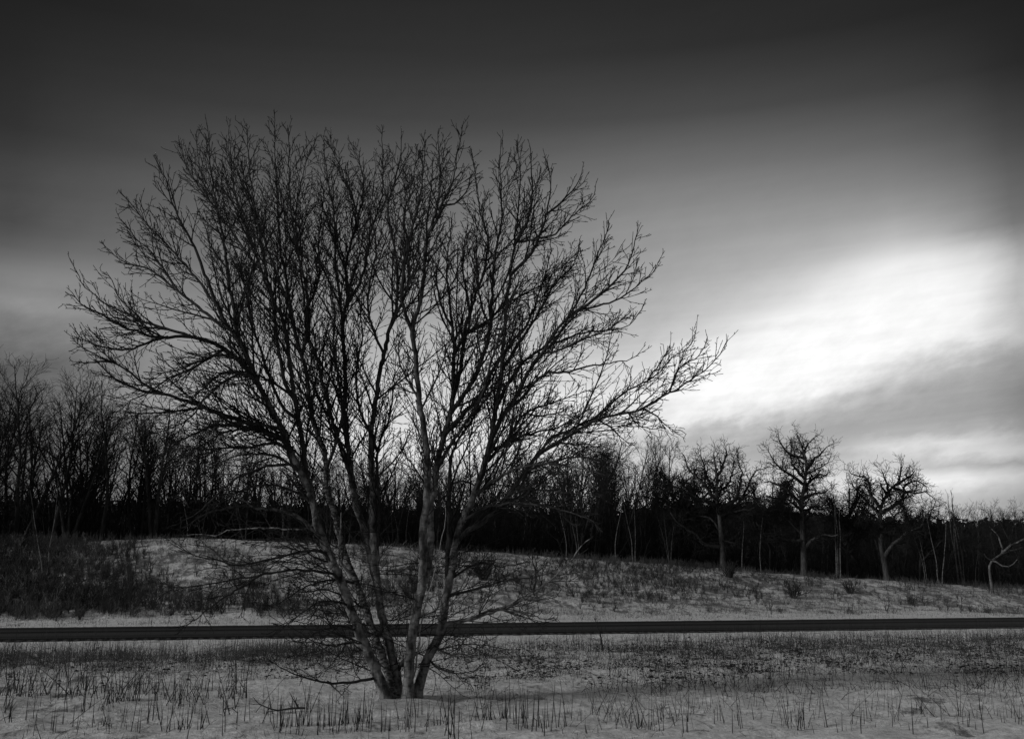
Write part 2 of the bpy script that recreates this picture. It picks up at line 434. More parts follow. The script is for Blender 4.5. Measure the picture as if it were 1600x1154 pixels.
# milled rumble strip along the near shoulder: a row of shallow bars
RUMBLE = noisy('worn_asphalt_bars', 0.03, 0.07, 8)
bv, bf = [], []
for i in range(520):
    u = -45 + i * 0.30; o_ = len(bv)
    for (du, dv, dz) in [(-.07, .55, .0), (.07, .55, .0), (.07, 1.0, .0), (-.07, 1.0, .0), (-.04, .6, .018), (.04, .6, .018), (.04, .95, .018), (-.04, .95, .018)]:
        z0 = -0.002 + 0.01 * (dv / 1.1)
        bv.append((u + du, dv, z0 + dz))
    bf += [(o_, o_ + 1, o_ + 5, o_ + 4), (o_ + 1, o_ + 2, o_ + 6, o_ + 5), (o_ + 2, o_ + 3, o_ + 7, o_ + 6), (o_ + 3, o_, o_ + 4, o_ + 7), (o_ + 4, o_ + 5, o_ + 6, o_ + 7)]
rs = link_mesh('rumble_strip', bv, bf, RUMBLE, smooth=False); rs.location = road.location; rs.rotation_euler = road.rotation_euler
tag(rs, kind='structure')

# ------------------------------------------------------------------ growth
def catmull(pts, step):
    out_ = []
    n = len(pts)
    for i in range(n - 1):
        p0 = pts[max(i - 1, 0)]; p1 = pts[i]; p2 = pts[i + 1]; p3 = pts[min(i + 2, n - 1)]
        m = max(1, int((p2 - p1).length / step))
        for k in range(m):
            t = k / m
            out_.append(0.5 * ((2 * p1) + (p2 - p0) * t + (2 * p0 - 5 * p1 + 4 * p2 - p3) * t * t + (3 * p1 - p0 - 3 * p2 + p3) * t ** 3))
    out_.append(pts[-1].copy())
    return out_
def rot_dir(d, ang, phi):
    a = d.orthogonal().normalized(); b = d.cross(a)
    return (d * math.cos(ang) + (a * math.cos(phi) + b * math.sin(phi)) * math.sin(ang)).normalized()
def rvec(rng): return Vector((rng.gauss(0, 1), rng.gauss(0, 1), rng.gauss(0, 1)))

def sprout(T, p, d, L, r0, lvl, rng, P):
    """one branch: a wandering path with its own side shoots"""
    st = P['step'][lvl]; n = max(2, min(14, int(round(L / st)) + 1)); st = L / (n - 1)
    pts = [p.copy()]; dirs = [d.copy()]
    for i in range(n - 1):
        d = (d + rvec(rng) * P['wig'][lvl] + Vector((0, 0, 1)) * P['up'][lvl]).normalized()
        p = p + d * st; pts.append(p.copy()); dirs.append(d.copy())
    rt = P['tip']
    rr = [max(rt, r0 * (1 - 0.82 * i / (n - 1))) for i in range(n)]
    T.add(pts, rr, 4 if lvl <= 1 else 3)
    if lvl >= P['max']: return
    sp = P['space'][lvl]; s = sp * rng.uniform(.3, 1)
    phi = rng.uniform(0, 6.28)
    while s < L:
        f = s / L * (n - 1); i = min(n - 2, int(f)); w = f - i
        q = pts[i].lerp(pts[i + 1], w)
        if f / (n - 1) > P['bare'][lvl]:
            cl = P['len'][lvl](s / L, L, rng)
            phi += 2.4 + rng.uniform(-.6, .6)
            sprout(T, q, rot_dir(dirs[i], rad(rng.uniform(*P['ang'][lvl])), phi), cl, min(rr[i] * .7, P['rmax'][lvl + 1]), lvl + 1, rng, P)
        s += sp * rng.uniform(.6, 1.4)

# ------------------------------------------------------------------ the large many-stemmed tree
KPX = 13.8 / F * 1.0     # metres per photo pixel at the tree
# name: parent, depth offset of the tip, base radius px, tip radius px, points in the photo
LIMBS = {
 'A': (None, -1.0, 8.6, 0.9, [(606,1092),(577,1023),(553,965),(532,907),(508,851),(495,818),(489,786),(479,757),(468,734),(455,708),(446,681),(430,650),(412,616),(396,582),(383,548),(371,520),(366,486),(358,444),(354,410),(345,352),(334,297),(328,250),(327,219),(324,197)]),
 'B': (None, .7, 6.8, 0.9, [(618,1090),(600,1033),(580,978),(567,939),(554,905),(541,874),(530,835),(520,796),(511,762),(510,731),(505,700),(492,666),(484,626),(479,587),(471,553),(463,528),(457,500),(450,452),(440,400),(436,350),(433,300),(430,240),(429,184)]),
 'C': (None, 1.4, 7.2, 0.9, [(626,1091),(616,1040),(607,999),(596,960),(590,915),(580,874),(572,837),(562,809),(554,775),(547,728),(541,682),(537,645),(540,608),(538,556),(535,504),(543,475),(560,447),(572,410),(578,370),(588,335),(598,297),(598,235),(598,202)]),
 'K': ('C', .1, 7, 0.9, [(590,915),(586,869),(582,830),(582,775),(580,733),(580,692),(581,668),(586,634),(594,577),(600,553),(609,514),(619,483),(621,439),(618,400),(610,355),(606,325),(615,285),(625,245),(627,212)]),
 'D': (None, -.9, 8.2, 0.9, [(637,1094),(641,1013),(652,951),(660,910),(662,870),(660,845),(661,822),(666,791),(668,744),(668,720),(663,679),(659,648),(653,608),(650,561),(644,517),(656,478),(661,439),(664,405),(669,367),(682,346),(692,315),(708,284),(713,245),(720,214),(722,197)]),
 'H': ('D', .8, 8, 0.9, [(658,920),(668,885),(672,850),(672,809),(676,770),(682,731),(689,700),(695,676),(703,647),(708,621),(708,582),(710,545),(706,509),(703,473),(698,430),(700,390),(705,360),(706,342)]),
 'E': (None, .4, 7.6, 0.9, [(650,1092),(662,1043),(686,992),(694,951),(700,914),(708,875),(714,840),(728,801),(741,772),(752,744),(758,720),(765,694),(770,675),(775,634),(783,582),(788,530),(791,483),(796,439),(803,385),(808,345),(813,285),(811,250),(808,225)]),
 'G': ('E', -.8, 5, .8, [(712,848),(726,833),(749,819),(778,793),(796,770),(814,747),(840,713),(869,692),(884,684),(916,663),(940,654),(962,648),(1000,640),(1025,626),(1046,613),(1066,603),(1087,588),(1104,576),(1118,563),(1130,545),(1137,532)]),
 'G2': ('G', .3, 2.6, .7, [(840,713),(861,684),(887,674),(915,659),(927,655),(948,638),(973,615),(994,603),(1012,594),(1033,580),(1050,559),(1066,549),(1079,538),(1088,514)]),
 'G3': ('G', -.2, 1.6, .6, [(1045,612),(1052,595),(1058,580),(1070,567),(1091,557),(1106,532)]),
 'G4': ('G', -.3, 1.5, .6, [(1004,641),(1033,655),(1048,673),(1062,671)]),
 'G5': ('G', .3, 1.4, .6, [(979,646),(996,661),(1014,669),(1033,669)]),
 'G6': ('G', .4, 1.5, .6, [(935,657),(958,671),(973,686),(987,694)]),
 'G7': ('G', .8, 1.7, .6, [(867,694),(900,693),(929,696),(950,707)]),
 'G8': ('G', -.6, 1.9, .7, [(803,764),(826,765),(848,765),(882,769),(921,775),(940,775)]),
 'G9': ('G2', .2, 1.3, .6, [(1012,594),(1025,575),(1035,560),(1046,545),(1048,532)]),
 'A1': ('A', -1.6, 4.5, .8, [(390,568),(375,535),(352,504),(339,475),(326,444),(314,410),(300,378),(282,345),(268,312),(258,280),(246,256)]),
 'A1b': ('A1', -.8, 2.2, .8, [(339,478),(322,455),(300,425),(272,395),(245,365),(220,338),(200,312),(187,300)]),
 'A2': ('A', -.2, 3.2, .8, [(372,522),(352,512),(334,499),(305,475),(279,455),(253,434),(227,418),(205,412),(184,404),(168,388)]),
 'A2b': ('A2', -.6, 1.8, .7, [(279,455),(255,420),(235,392),(212,372),(196,352),(190,345)]),
 'A3': ('A', -1.8, 4.4, .8, [(398,584),(382,573),(365,556),(334,536),(300,526),(282,525),(243,527),(214,517),(191,509),(152,488),(126,474),(112,456)]),
 'A3b': ('A3', -1.2, 2.4, .7, [(300,526),(266,514),(225,503),(191,486),(165,475),(152,463),(134,449),(123,431),(116,417)]),
 'A3c': ('A3', -2.1, 2.2, .7, [(262,526),(238,532),(217,540),(199,546),(175,545),(152,540),(134,533),(121,522)]),
 'A3d': ('A3b', -.9, 1.4, .6, [(225,503),(200,480),(185,462),(178,445),(168,430),(158,424)]),
 'A4': ('A', -2.3, 3.2, .7, [(412,616),(395,592),(375,583),(347,583),(325,600),(305,618),(285,636)]),
 'A4b': ('A', -1.2, 2.6, .7, [(386,566),(360,556),(334,556),(308,566),(282,577),(256,583),(235,595)]),
 'A5': ('A', -1.5, 5.0, .8, [(448,688),(425,678),(404,670),(386,660),(360,652),(321,637),(282,623),(256,616),(230,603),(204,582),(175,566),(147,553),(123,538),(120,524)]),
 'A5b': ('A5', -.9, 2.0, .6, [(256,616),(230,612),(204,603),(178,590),(165,578),(157,570)]),
 'A5c': ('A5', -1.9, 1.6, .6, [(175,566),(160,564),(140,566),(126,566),(115,565)]),
 'A5d': ('A5', -2.2, 2.2, .6, [(321,637),(290,640),(262,643),(230,645),(205,650),(180,655)]),
 'A6': ('A', -1.7, 2.8, .7, [(472,740),(458,727),(416,729),(380,742),(354,758),(328,784),(302,805),(263,823)]),
 'A7': ('A', -1.9, 3.6, .7, [(500,842),(492,833),(473,812),(453,801),(432,796),(398,792),(385,784),(364,773),(350,768)]),
 'A7b': ('A7', -2.2, 1.7, .6, [(400,792),(385,789),(354,794),(323,802),(294,820),(285,830)]),
 'A8': ('A', 1.0, 1.7, .6, [(492,822),(466,827),(406,825),(354,828),(341,836),(310,834),(289,836)]),
 'A9': ('A', .6, 2.8, .7, [(446,681),(420,640),(398,612),(380,600),(352,598),(320,585)]),
 'L1': ('A', -1.0, 2.8, .7, [(530,902),(505,862),(470,862),(437,870),(406,877),(372,883),(341,875),(302,867),(271,846)]),
 'L1b': ('L1', -.2, 1.4, .6, [(372,883),(345,870),(328,856),(315,845)]),
 'L2': ('A', -1.6, 2.6, .6, [(540,928),(523,898),(473,890),(432,893),(393,901),(341,909),(302,915),(266,922),(250,930)]),
 'L3': ('L2', -2.4, 1.8, .6, [(405,899),(385,912),(367,924),(344,937),(323,953),(305,968),(284,979)]),
 'L4': ('B', -1.4, 2.0, .6, [(556,912),(520,905),(490,912),(462,925),(440,940),(420,948)]),
 'L5': ('A', -1.9, 1.9, .6, [(548,950),(520,938),(495,942),(470,958),(450,975),(432,990)]),
 'L6': ('B', -1.0, 1.7, .6, [(572,955),(545,935),(510,920),(480,925),(450,922)]),
 'L7': ('A', -1.4, 1.8, .6, [(560,985),(530,978),(500,985),(475,1002),(460,1022)]),
 'L8': ('A', -1.8, 1.6, .6, [(566,1000),(540,1005),(520,1008),(490,1003),(462,1003)]),
 'L9': ('A', -.5, 1.6, .6, [(520,880),(490,870),(455,842),(420,845),(395,850)]),
 'M': ('A', -1.4, 2.4, .8, [(594,1062),(570,1062),(542,1066),(510,1066),(484,1060),(460,1052),(440,1042),(430,1034)]),
 'M2': ('M', -1.0, 1.2, .6, [(515,1066),(520,1072),(528,1080),(536,1086)]),
 'B1': ('A', -.2, 5.5, .8, [(497,822),(486,770),(478,736),(473,692),(466,655),(461,621),(453,569),(449,530),(440,495),(428,470),(418,435),(410,390),(402,345),(396,310),(390,265),(387,225),(386,199)]),
 'B2': ('B1', .6, 3.4, .8, [(462,625),(446,600),(438,561),(430,525),(429,491),(422,460),(408,420),(392,375),(376,330),(364,285),(360,240),(358,200)]),
 'B2b': ('B2', .9, 2.2, .8, [(408,420),(385,395),(355,352),(330,318),(305,285),(290,258),(281,225)]),
 'B3': ('C', 1.2, 4.2, .8, [(553,775),(541,720),(534,699),(521,662),(511,621),(500,579),(490,545),(479,520),(477,486),(472,440),(466,390),(462,340),(468,295),(478,255),(487,232),(494,217)]),
 'B4': ('B', .2, 3.0, .8, [(471,553),(480,520),(482,480),(474,430),(462,380),(455,330),(452,280),(452,240),(450,200)]),
 'B5': ('B', 1.4, 2.6, .8, [(457,500),(445,460),(428,415),(412,372),(396,330),(378,285),(362,250),(352,220)]),
 'B6': ('B3', 1.6, 2.0, .8, [(477,486),(492,455),(500,420),(497,380),(503,340),(505,300),(497,270)]),
 'C1': ('C', 1.9, 3.4, .8, [(543,475),(542,440),(541,414),(551,370),(560,346),(549,305),(530,258),(520,235),(517,212)]),
 'C2': ('C', .9, 3.0, .8, [(535,504),(531,465),(524,400),(523,345),(516,300),(509,253),(506,220)]),
 'C3': ('C1', 1.5, 2.4, .8, [(551,370),(562,330),(568,290),(560,250),(550,228)]),
 'K2': ('K', .6, 4.6, .8, [(588,878),(591,832),(592,785),(589,744),(590,705),(597,680),(606,661),(612,630),(616,590),(618,560)]),
 'K3': ('K', -.5, 2.8, .8, [(609,514),(625,480),(638,440),(636,395),(630,350),(640,300),(648,265),(656,235)]),
 'K4': ('K', .5, 2.4, .8, [(600,553),(585,520),(575,480),(580,430),(588,390),(582,350),(575,310),(570,275)]),
 'D1': ('D', -1.4, 3.4, .8, [(644,517),(632,485),(628,455),(632,410),(640,370),(652,325),(660,280),(664,245),(662,215)]),
 'D2': ('D', -.4, 2.4, .8, [(669,367),(684,320),(688,280),(686,240),(684,207)]),
 'D3': ('D', -.8, 1.8, .7, [(692,318),(710,318),(728,300),(735,285)]),
 'D4': ('D', -.2, 2.2, .7, [(656,629),(640,600),(628,575),(622,545),(630,520)]),
 'H1': ('H', 1.2, 4.0, .8, [(708,623),(718,587),(723,545),(726,517),(734,491),(743,462),(757,420),(762,375),(750,330),(743,280),(738,240)]),
 'H2': ('H', .2, 4.4, .8, [(704,645),(731,608),(747,577),(758,545),(766,510),(768,470),(770,430),(775,390),(784,343),(783,291),(781,244),(784,219)]),
 'H3': ('H', .9, 4.6, .8, [(694,682),(726,644),(749,621),(768,582),(780,560),(800,535),(822,510),(835,480),(845,450),(855,420),(862,390)]),
 'H4': ('H', 1.4, 3.0, .7, [(707,550),(730,522),(765,499),(786,478),(817,460),(840,448),(860,432),(880,415),(900,395)]),
 'H5': ('H', .3, 2.6, .7, [(706,509),(690,480),(682,440),(686,400),(690,372)]),
 'H6': ('H1', .8, 2.4, .7, [(734,491),(728,450),(722,410),(726,375),(732,350)]),
 'H7': ('H2', -.2, 2.2, .7, [(766,510),(750,470),(745,430),(742,400),(738,365)]),
 'E1': ('E', -.2, 3.2, .8, [(797,430),(830,395),(845,360),(855,330),(861,290),(858,268),(852,249)]),
 'E2': ('E', -1.0, 2.2, .8, [(838,382),(860,368),(882,350),(903,330),(923,314),(930,298)]),
 'E3': ('E1', .1, 1.9, .8, [(853,336),(870,322),(888,305),(900,290),(909,270)]),
 'E4': ('E', -1.4, 4.8, .8, [(766,690),(786,649),(804,623),(825,582),(846,553),(869,517),(887,496),(908,460),(921,431),(934,397),(947,366),(951,344)]),
 'E5': ('E4', -1.5, 2.8, .8, [(887,496),(908,482),(929,467),(952,449),(975,423),(988,395),(997,358)]),
 'E6': ('E5', -1.2, 1.8, .7, [(905,484),(934,478),(960,470),(985,455),(1005,438),(1020,425),(1028,410)]),
 'E7': ('E', -.3, 3.4, .8, [(776,630),(800,590),(817,566),(838,551),(860,540),(908,520),(934,517),(973,512),(990,500),(1002,484)]),
 'E8': ('E4', -1.0, 3.0, .7, [(796,638),(812,626),(835,598),(856,582),(882,582),(921,572),(960,566),(986,561),(999,552)]),
 'E9': ('E', .6, 3.0, .7, [(757,722),(791,690),(809,660),(825,642),(856,631),(887,621),(908,613),(934,605)]),
 'E10': ('E9', .9, 1.6, .6, [(822,646),(840,650),(856,647),(887,642),(900,640)]),
 'E11': ('E', -.6, 2.6, .8, [(804,382),(822,350),(830,315),(832,285),(830,255),(829,232)]),
 'E12': ('E4', -1.8, 2.0, .7, [(846,553),(880,545),(910,530),(940,520),(965,505)]),
 'E13': ('E', .9, 3.2, .8, [(783,582),(805,545),(828,510),(848,478),(862,450),(880,430),(898,410),(905,385)]),
 'N': ('E', .5, 4.8, .8, [(700,918),(700,860),(702,800),(702,757),(704,720),(715,690),(735,660),(755,630),(775,600),(800,575),(830,560)]),
 'N2': ('N', .8, 2.4, .7, [(702,760),(723,752),(744,758),(765,760)]),
 'P': ('E', -1.2, 3.8, .8, [(688,988),(696,975),(740,965),(798,944),(850,914),(894,873),(908,852),(921,842)]),
 'P2': ('P', -1.6, 2.0, .7, [(742,965),(768,953),(802,955),(843,965),(862,968)]),
 'P3': ('E', -1.0, 1.8, .7, [(682,1000),(679,1008),(700,1021),(734,1021),(758,1004),(760,996)]),
 'P4': ('E', -.8, 1.6, .7, [(672,1026),(680,1040),(706,1050),(734,1050),(751,1040)]),
 'P5': ('E', -.4, 2.2, .7, [(697,935),(725,925),(760,915),(800,905),(840,900),(870,890)]),
 'P6': ('E', .6, 2.0, .7, [(703,905),(725,890),(755,880),(785,885),(815,880)]),
 'P7': ('P', -1.1, 1.8, .7, [(830,926),(838,900),(832,875),(833,862)]),
 'A10': ('A', -1.9, 3.0, .7, [(440,674),(415,664),(390,661),(365,661),(340,665),(315,672),(290,685),(265,700),(240,720)]),
 'A11': ('A', -1.0, 2.6, .7, [(446,690),(420,680),(399,672),(365,673),(334,683),(313,696),(285,713),(258,735)]),
 'A12': ('A', -2.2, 2.8, .7, [(456,710),(432,692),(390,699),(355,700),(328,705),(289,724),(262,734)]),
 'A13': ('A', -.6, 2.4, .7, [(470,742),(440,716),(400,708),(360,714),(322,735),(290,762),(272,780)]),
 'A14': ('A', -1.4, 2.4, .7, [(487,788),(460,768),(420,757),(380,765),(345,785),(315,812)]),
 'A15': ('A3', -.8, 2.4, .7, [(350,548),(325,560),(300,575),(265,590),(235,610),(205,625),(185,642)]),
 'A16': ('A4', -1.8, 2.0, .7, [(375,583),(345,600),(318,625),(300,650),(270,668),(240,676),(215,682)]),
 'A17': ('B1', -.9, 2.6, .7, [(461,621),(430,600),(400,585),(372,580),(345,590)]),
 'E14': ('E', -1.0, 2.6, .7, [(722,812),(760,792),(800,786),(845,790),(890,800),(928,815)]),
 'E15': ('E', -1.6, 2.8, .7, [(738,776),(775,748),(815,730),(860,724),(905,731),(945,742)]),
 'E16': ('E', .9, 2.8, .7, [(760,712),(795,690),(835,676),(870,668),(905,650),(925,630)]),
 'G10': ('G', -1.2, 2.2, .7, [(822,735),(860,722),(900,714),(940,718),(975,724)]),
 'H8': ('H', -.8, 3.2, .7, [(682,731),(700,700),(722,668),(742,640),(756,610),(764,575),(776,540),(790,505),(800,470),(812,435),(822,400)]),
 'K5': ('K2', -.6, 3.0, .7, [(590,705),(575,670),(562,640),(556,600),(560,560),(566,520),(564,480),(570,440)]),
 'B7': ('B', -.8, 3.0, .7, [(510,731),(525,690),(535,640),(528,590),(520,540),(524,495),(515,450),(505,410)]),
 'B8': ('B1', -1.0, 3.0, .7, [(466,655),(445,640),(425,600),(412,560),(398,520),(388,480),(380,430),(366,385),(350,345)]),
 'Q': ('D', .4, 5.0, 1.2, [(640,1020),(628,1035),(622,1048),(615,1062)]),
}
DEADS = {
 'S1': ('B', -.4, 2.6, 1.2, [(545,900),(533,880),(530,850),(532,820),(533,800)]),
 'S2': ('E', -.5, 1.2, .8, [(645,1090),(646,1070),(649,1047),(655,999),(665,944),(678,897),(684,872),(690,838),(696,815),(695,790)]),
}
rng = random.Random(11)
tree = empty('bare_tree', (TREE_BASE.x, TREE_BASE.y, ground(TREE_BASE.x, TREE_BASE.y)))
tag(tree, 'large bare tree with many stems fanning out from one base in the snow', 'tree')
ORG = Vector(tree.location)
paths = {}
def limb_path(name, table):
    parent, dend, r0, r1, pts = table[name]
    if parent is None:
        d0 = 0.0; px0 = pts[0]
        d0 = {'A': -.05, 'B': .12, 'C': .16, 'D': -.1, 'E': .02}[name]
    else:
        if parent not in paths: limb_path(parent, LIMBS)
        pp = paths[parent]; best = min(pp[0], key=lambda q: (q[0] - pts[0][0]) ** 2 + (q[1] - pts[0][1]) ** 2)
        d0 = best[2]; pts = [(best[0], best[1])] + list(pts[1:])
    seg = [0]
    for a, b in zip(pts, pts[1:]): seg.append(seg[-1] + math.hypot(a[0] - b[0], a[1] - b[1]))
    P3, pix = [], []
    for (px, py), s in zip(pts, seg):
        t = s / seg[-1]; dd = d0 + (dend - d0) * (t ** 1.15)
        P3.append(unp(px, py, 13.8 + dd)); pix.append((px, py, dd))
    sm = catmull(P3, 0.07)
    n = len(sm)
    # dense pixel samples for children to join
    dense = []
    for i in range(len(pix) - 1):
        a, b = pix[i], pix[i + 1]
        for k in range(6): dense.append(tuple(a[j] + (b[j] - a[j]) * k / 6 for j in range(3)))
    dense.append(pix[-1])
    rr = []
    for i in range(n):
        t = i / (n - 1)
        r = (r0 * (1 - t) ** (1.05 if parent is None else 1.0) * (.92 if parent is None else .80) + r1 * 0.62) * KPX
        if parent is None: r *= 1 + 0.45 * max(0, 1 - i / 5.0) ** 2
        rr.append(r)
    for i in range(2, n - 1):                      # slight unevenness of living wood
        sm[i] = sm[i] + rvec(rng) * 0.006
    paths[name] = (dense, sm, rr)
for nme in LIMBS: limb_path(nme, LIMBS)

MP = dict(step=[.08, .075, .06, .03], wig=[.06, .055, .07, .2], up=[.03, .045, .04, .03], tip=0.0041,
          space=[.13, .074, .10, 9], bare=[0, .06, .15, 0], ang=[(22, 42), (20, 42), (25, 50), (0, 0)],
          len=[None, lambda t, L, r: (0.14 + 0.38 * L * (1 - t)) * r.uniform(.45, 1.4), lambda t, L, r: r.uniform(.015, .09), None],
          rmax=[.1, .016, .0075, .0050], max=3)
MPL = dict(MP); MPL['space'] = [.13, .11, .10, 9]; MPL['up'] = [0, .02, .02, 0]; MPL['ang'] = [(25, 50), (25, 50), (30, 60), (0, 0)]
LOW = {'M', 'M2', 'A6', 'A7', 'A7b', 'A8', 'N2', 'G8'}
OUT = [(585,1092),(440,1050),(420,980),(250,990),(225,880),(262,800),(240,740),(160,690),(108,575),(112,535),(103,470),(110,410),(150,420),(190,452),(215,425),(160,388),(190,345),(178,288),(225,252),(262,212),(322,190),(345,228),(385,192),(430,180),(465,192),(480,228),(496,210),(492,290),(504,212),(540,212),(600,196),(636,228),(662,205),(690,196),(726,200),(734,240),(712,285),(700,335),(728,322),(736,232),(757,292),(783,213),(830,236),(855,246),(912,268),(932,298),(908,345),(926,400),(950,342),(966,368),(1000,353),(1032,408),(1003,470),(1012,498),(992,545),(1002,562),(945,610),(912,628),(935,636),(1000,588),(1088,510),(1100,545),(1143,530),(1118,602),(1078,660),(1040,682),(995,702),(955,715),(950,780),(935,835),(880,975),(865,1000),(775,1030),(760,1055),(655,1095)]
def inside_out(q):
    d = q - Vector((0, 0, CAM_Z)); k = d.y * math.cos(PITCH) + d.z * math.sin(PITCH)
    x = 800 + F * d.x / k; y = 577 - F * (-d.y * math.sin(PITCH) + d.z * math.cos(PITCH)) / k
    c = False; j = len(OUT) - 1
    for i in range(len(OUT)):
        a, b = OUT[i], OUT[j]
        if (a[1] > y) != (b[1] > y) and x < (b[0] - a[0]) * (y - a[1]) / (b[1] - a[1]) + a[0]: c = not c
        j = i
    return c
def crown_of(names, T, rng):
    for nm in names:
        dense, sm, rr = paths[nm]
        n = len(sm); acc = 0; nxt = rng.uniform(.1, .3)
        tot = sum((sm[i + 1] - sm[i]).length for i in range(n - 1)); phi = rng.uniform(0, 6)
        for i in range(n - 1):
            acc += (sm[i + 1] - sm[i]).length
            if acc < nxt: continue
            rem = tot - acc; h = sm[i].z
            d = (sm[i + 1] - sm[i]).normalized()
            main = LIMBS[nm][0] is None or rr[0] > .04
            gap = noise.noise(Vector((sm[i].x * 1.3, sm[i].y * 1.3, sm[i].z * 1.3)))
            lowl = nm in LOW or nm[0] in 'LP'
            if lowl:
                nxt = acc + rng.uniform(.10, .24); L = (.16 + .35 * min(rem, 1.6)) * rng.uniform(.5, 1.3); r = min(rr[i] * .6, .008)
            elif main and h < 2.6:
                nxt = acc + rng.uniform(.10, .26)
                if h < .35: continue
                if rng.random() < .2: continue
                L = rng.uniform(.2, .95); r = rng.uniform(.0035, .007)
            else:
                nxt = acc + rng.uniform(.027, .074) * (1.0 if rr[i] < .02 else 1.25)
                L = (0.18 + 0.22 * min(rem, 2.6)) * rng.uniform(.35, 1.3); r = min(rr[i] * .6, .010)
                if rng.random() < .22: L = (.3 + .42 * min(rem, 2.8)) * rng.uniform(.8, 1.3); r = min(rr[i] * .65, .015)
                if rem < .5: L = (0.10 + .38 * rem) * rng.uniform(.6, 1.2)
            if gap < -.22 and not lowl and rng.random() < .55: continue
            r = max(r, .0036)
            phi += 2.6 + rng.uniform(-.7, .7)
            dd = rot_dir(d, rad(rng.uniform(22, 48)), phi)
            if sm[i].x > ORG.x + .6 and h > 2: dd = (dd + Vector((.10, 0, .12))).normalized()
            elif sm[i].x < ORG.x - .6 and h > 2: dd = (dd + Vector((-.10, 0, .12))).normalized()
            if not inside_out(sm[i] + (dd + Vector((0, 0, .15))) * L * .95):
                L *= .45
                if not inside_out(sm[i] + dd * L * .8) and rng.random() < .6: continue
            sprout(T, sm[i], dd, L, r, 1, rng, MPL if lowl or (main and h < 2.6) else MP)
        # leader tip
        d = (sm[-1] - sm[-3]).normalized()
        for k in range(3): sprout(T, sm[-1 - k], rot_dir(d, rad(rng.uniform(5, 30)), rng.uniform(0, 6)), rng.uniform(.06, .22), .0045, 2, rng, MP)
def low_shoots(T, rng):
    # long thin drooping shoots round the foot of the stems
    P = dict(MPL); P['up'] = [0, -.012, .02, 0]; P['step'] = [.1, .12, .08, .03]; P['wig'] = [.06, .085, .1, .2]; P['space'] = [.1, .13, .12, 9]
    P['len'] = [None, lambda t, L, r: (.10 + .34 * L * (1 - t)) * r.uniform(.5, 1.2), lambda t, L, r: r.uniform(.02, .1), None]
    for k in range(64):
        nm = rng.choice(['A', 'A', 'A', 'B', 'B', 'C', 'D', 'E', 'E'])
        dense, sm, rr = paths[nm]
        i = min(range(len(sm)), key=lambda j: abs(sm[j].z - rng.uniform(.35, 2.2)))
        left = rng.random() < (.8 if nm in 'AB' else (.25 if nm == 'E' else .5))
        a = rng.uniform(-.9, .9); d = Vector((-math.cos(a) if left else math.cos(a), math.sin(a), rng.uniform(-.25, .45))).normalized()
        sprout(T, sm[i], d, rng.uniform(.6, 1.7) * (1.0 if left else .8), rng.uniform(.005, .009), 1, rng, P)
def root_of(nm):
    while LIMBS[nm][0]: nm = LIMBS[nm][0]
    return nm
ntw = 0
for R0 in ['A', 'B', 'C', 'D', 'E']:
    T = Tubes(); Tc = Tubes()
    _, sm, rr = paths[R0]
    pts = [p - ORG for p in sm]; pts.insert(0, pts[0] - Vector((0, 0, .15))); rr2 = [rr[0] * 1.1] + rr
    T.add(pts, rr2, 12)
    kids = [k for k in LIMBS if root_of(k) == R0 and k != R0]
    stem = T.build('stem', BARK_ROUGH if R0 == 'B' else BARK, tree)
    if R0 == 'B': stem['label'] = 'stem with rough flaking pale and dark bark'
    Tb = Tubes(); Tw = Tubes()
    for k in kids:
        Tb = Tubes(); _, s2, r2 = paths[k]; Tb.add([p - ORG for p in s2], r2, 7)
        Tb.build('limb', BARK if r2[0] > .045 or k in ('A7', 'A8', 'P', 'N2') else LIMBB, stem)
    crown_of([R0] + kids, Tw, rng)
    if R0 == 'A': low_shoots(Tw, random.Random(3))
    v, f = Tw.arrays(); v = v - np.array(ORG); ntw += len(f)
    link_mesh('twigs', v, f, TWIG, stem)
for nm in DEADS:
    LIMBS[nm] = DEADS[nm]; limb_path(nm, LIMBS)
    T = Tubes(); _, s2, r2 = paths[nm]; T.add([p - ORG for p in s2], r2, 6)
    o = T.build('dead_shoot', DEAD, tree)
    o['label'] = 'short pale broken shoot standing on the left stems' if nm == 'S1' else 'thin pale bleached shoot climbing the right stems'
print('main twig faces', ntw)

# ------------------------------------------------------------------ trees of the wood
def gp(px, v, dz=0):
    """ground point under photo column px at road distance v (near the horizon line)"""
    r = ray(px, 900); k = r.x / r.y
    y = v * 1.033 / (1 - 0.26 * k); x = k * y
    return Vector((x, y, ground(x, y) + dz))
def h_for(px, py_top, p):
    return unp(px, py_top, p.y).z - p.z

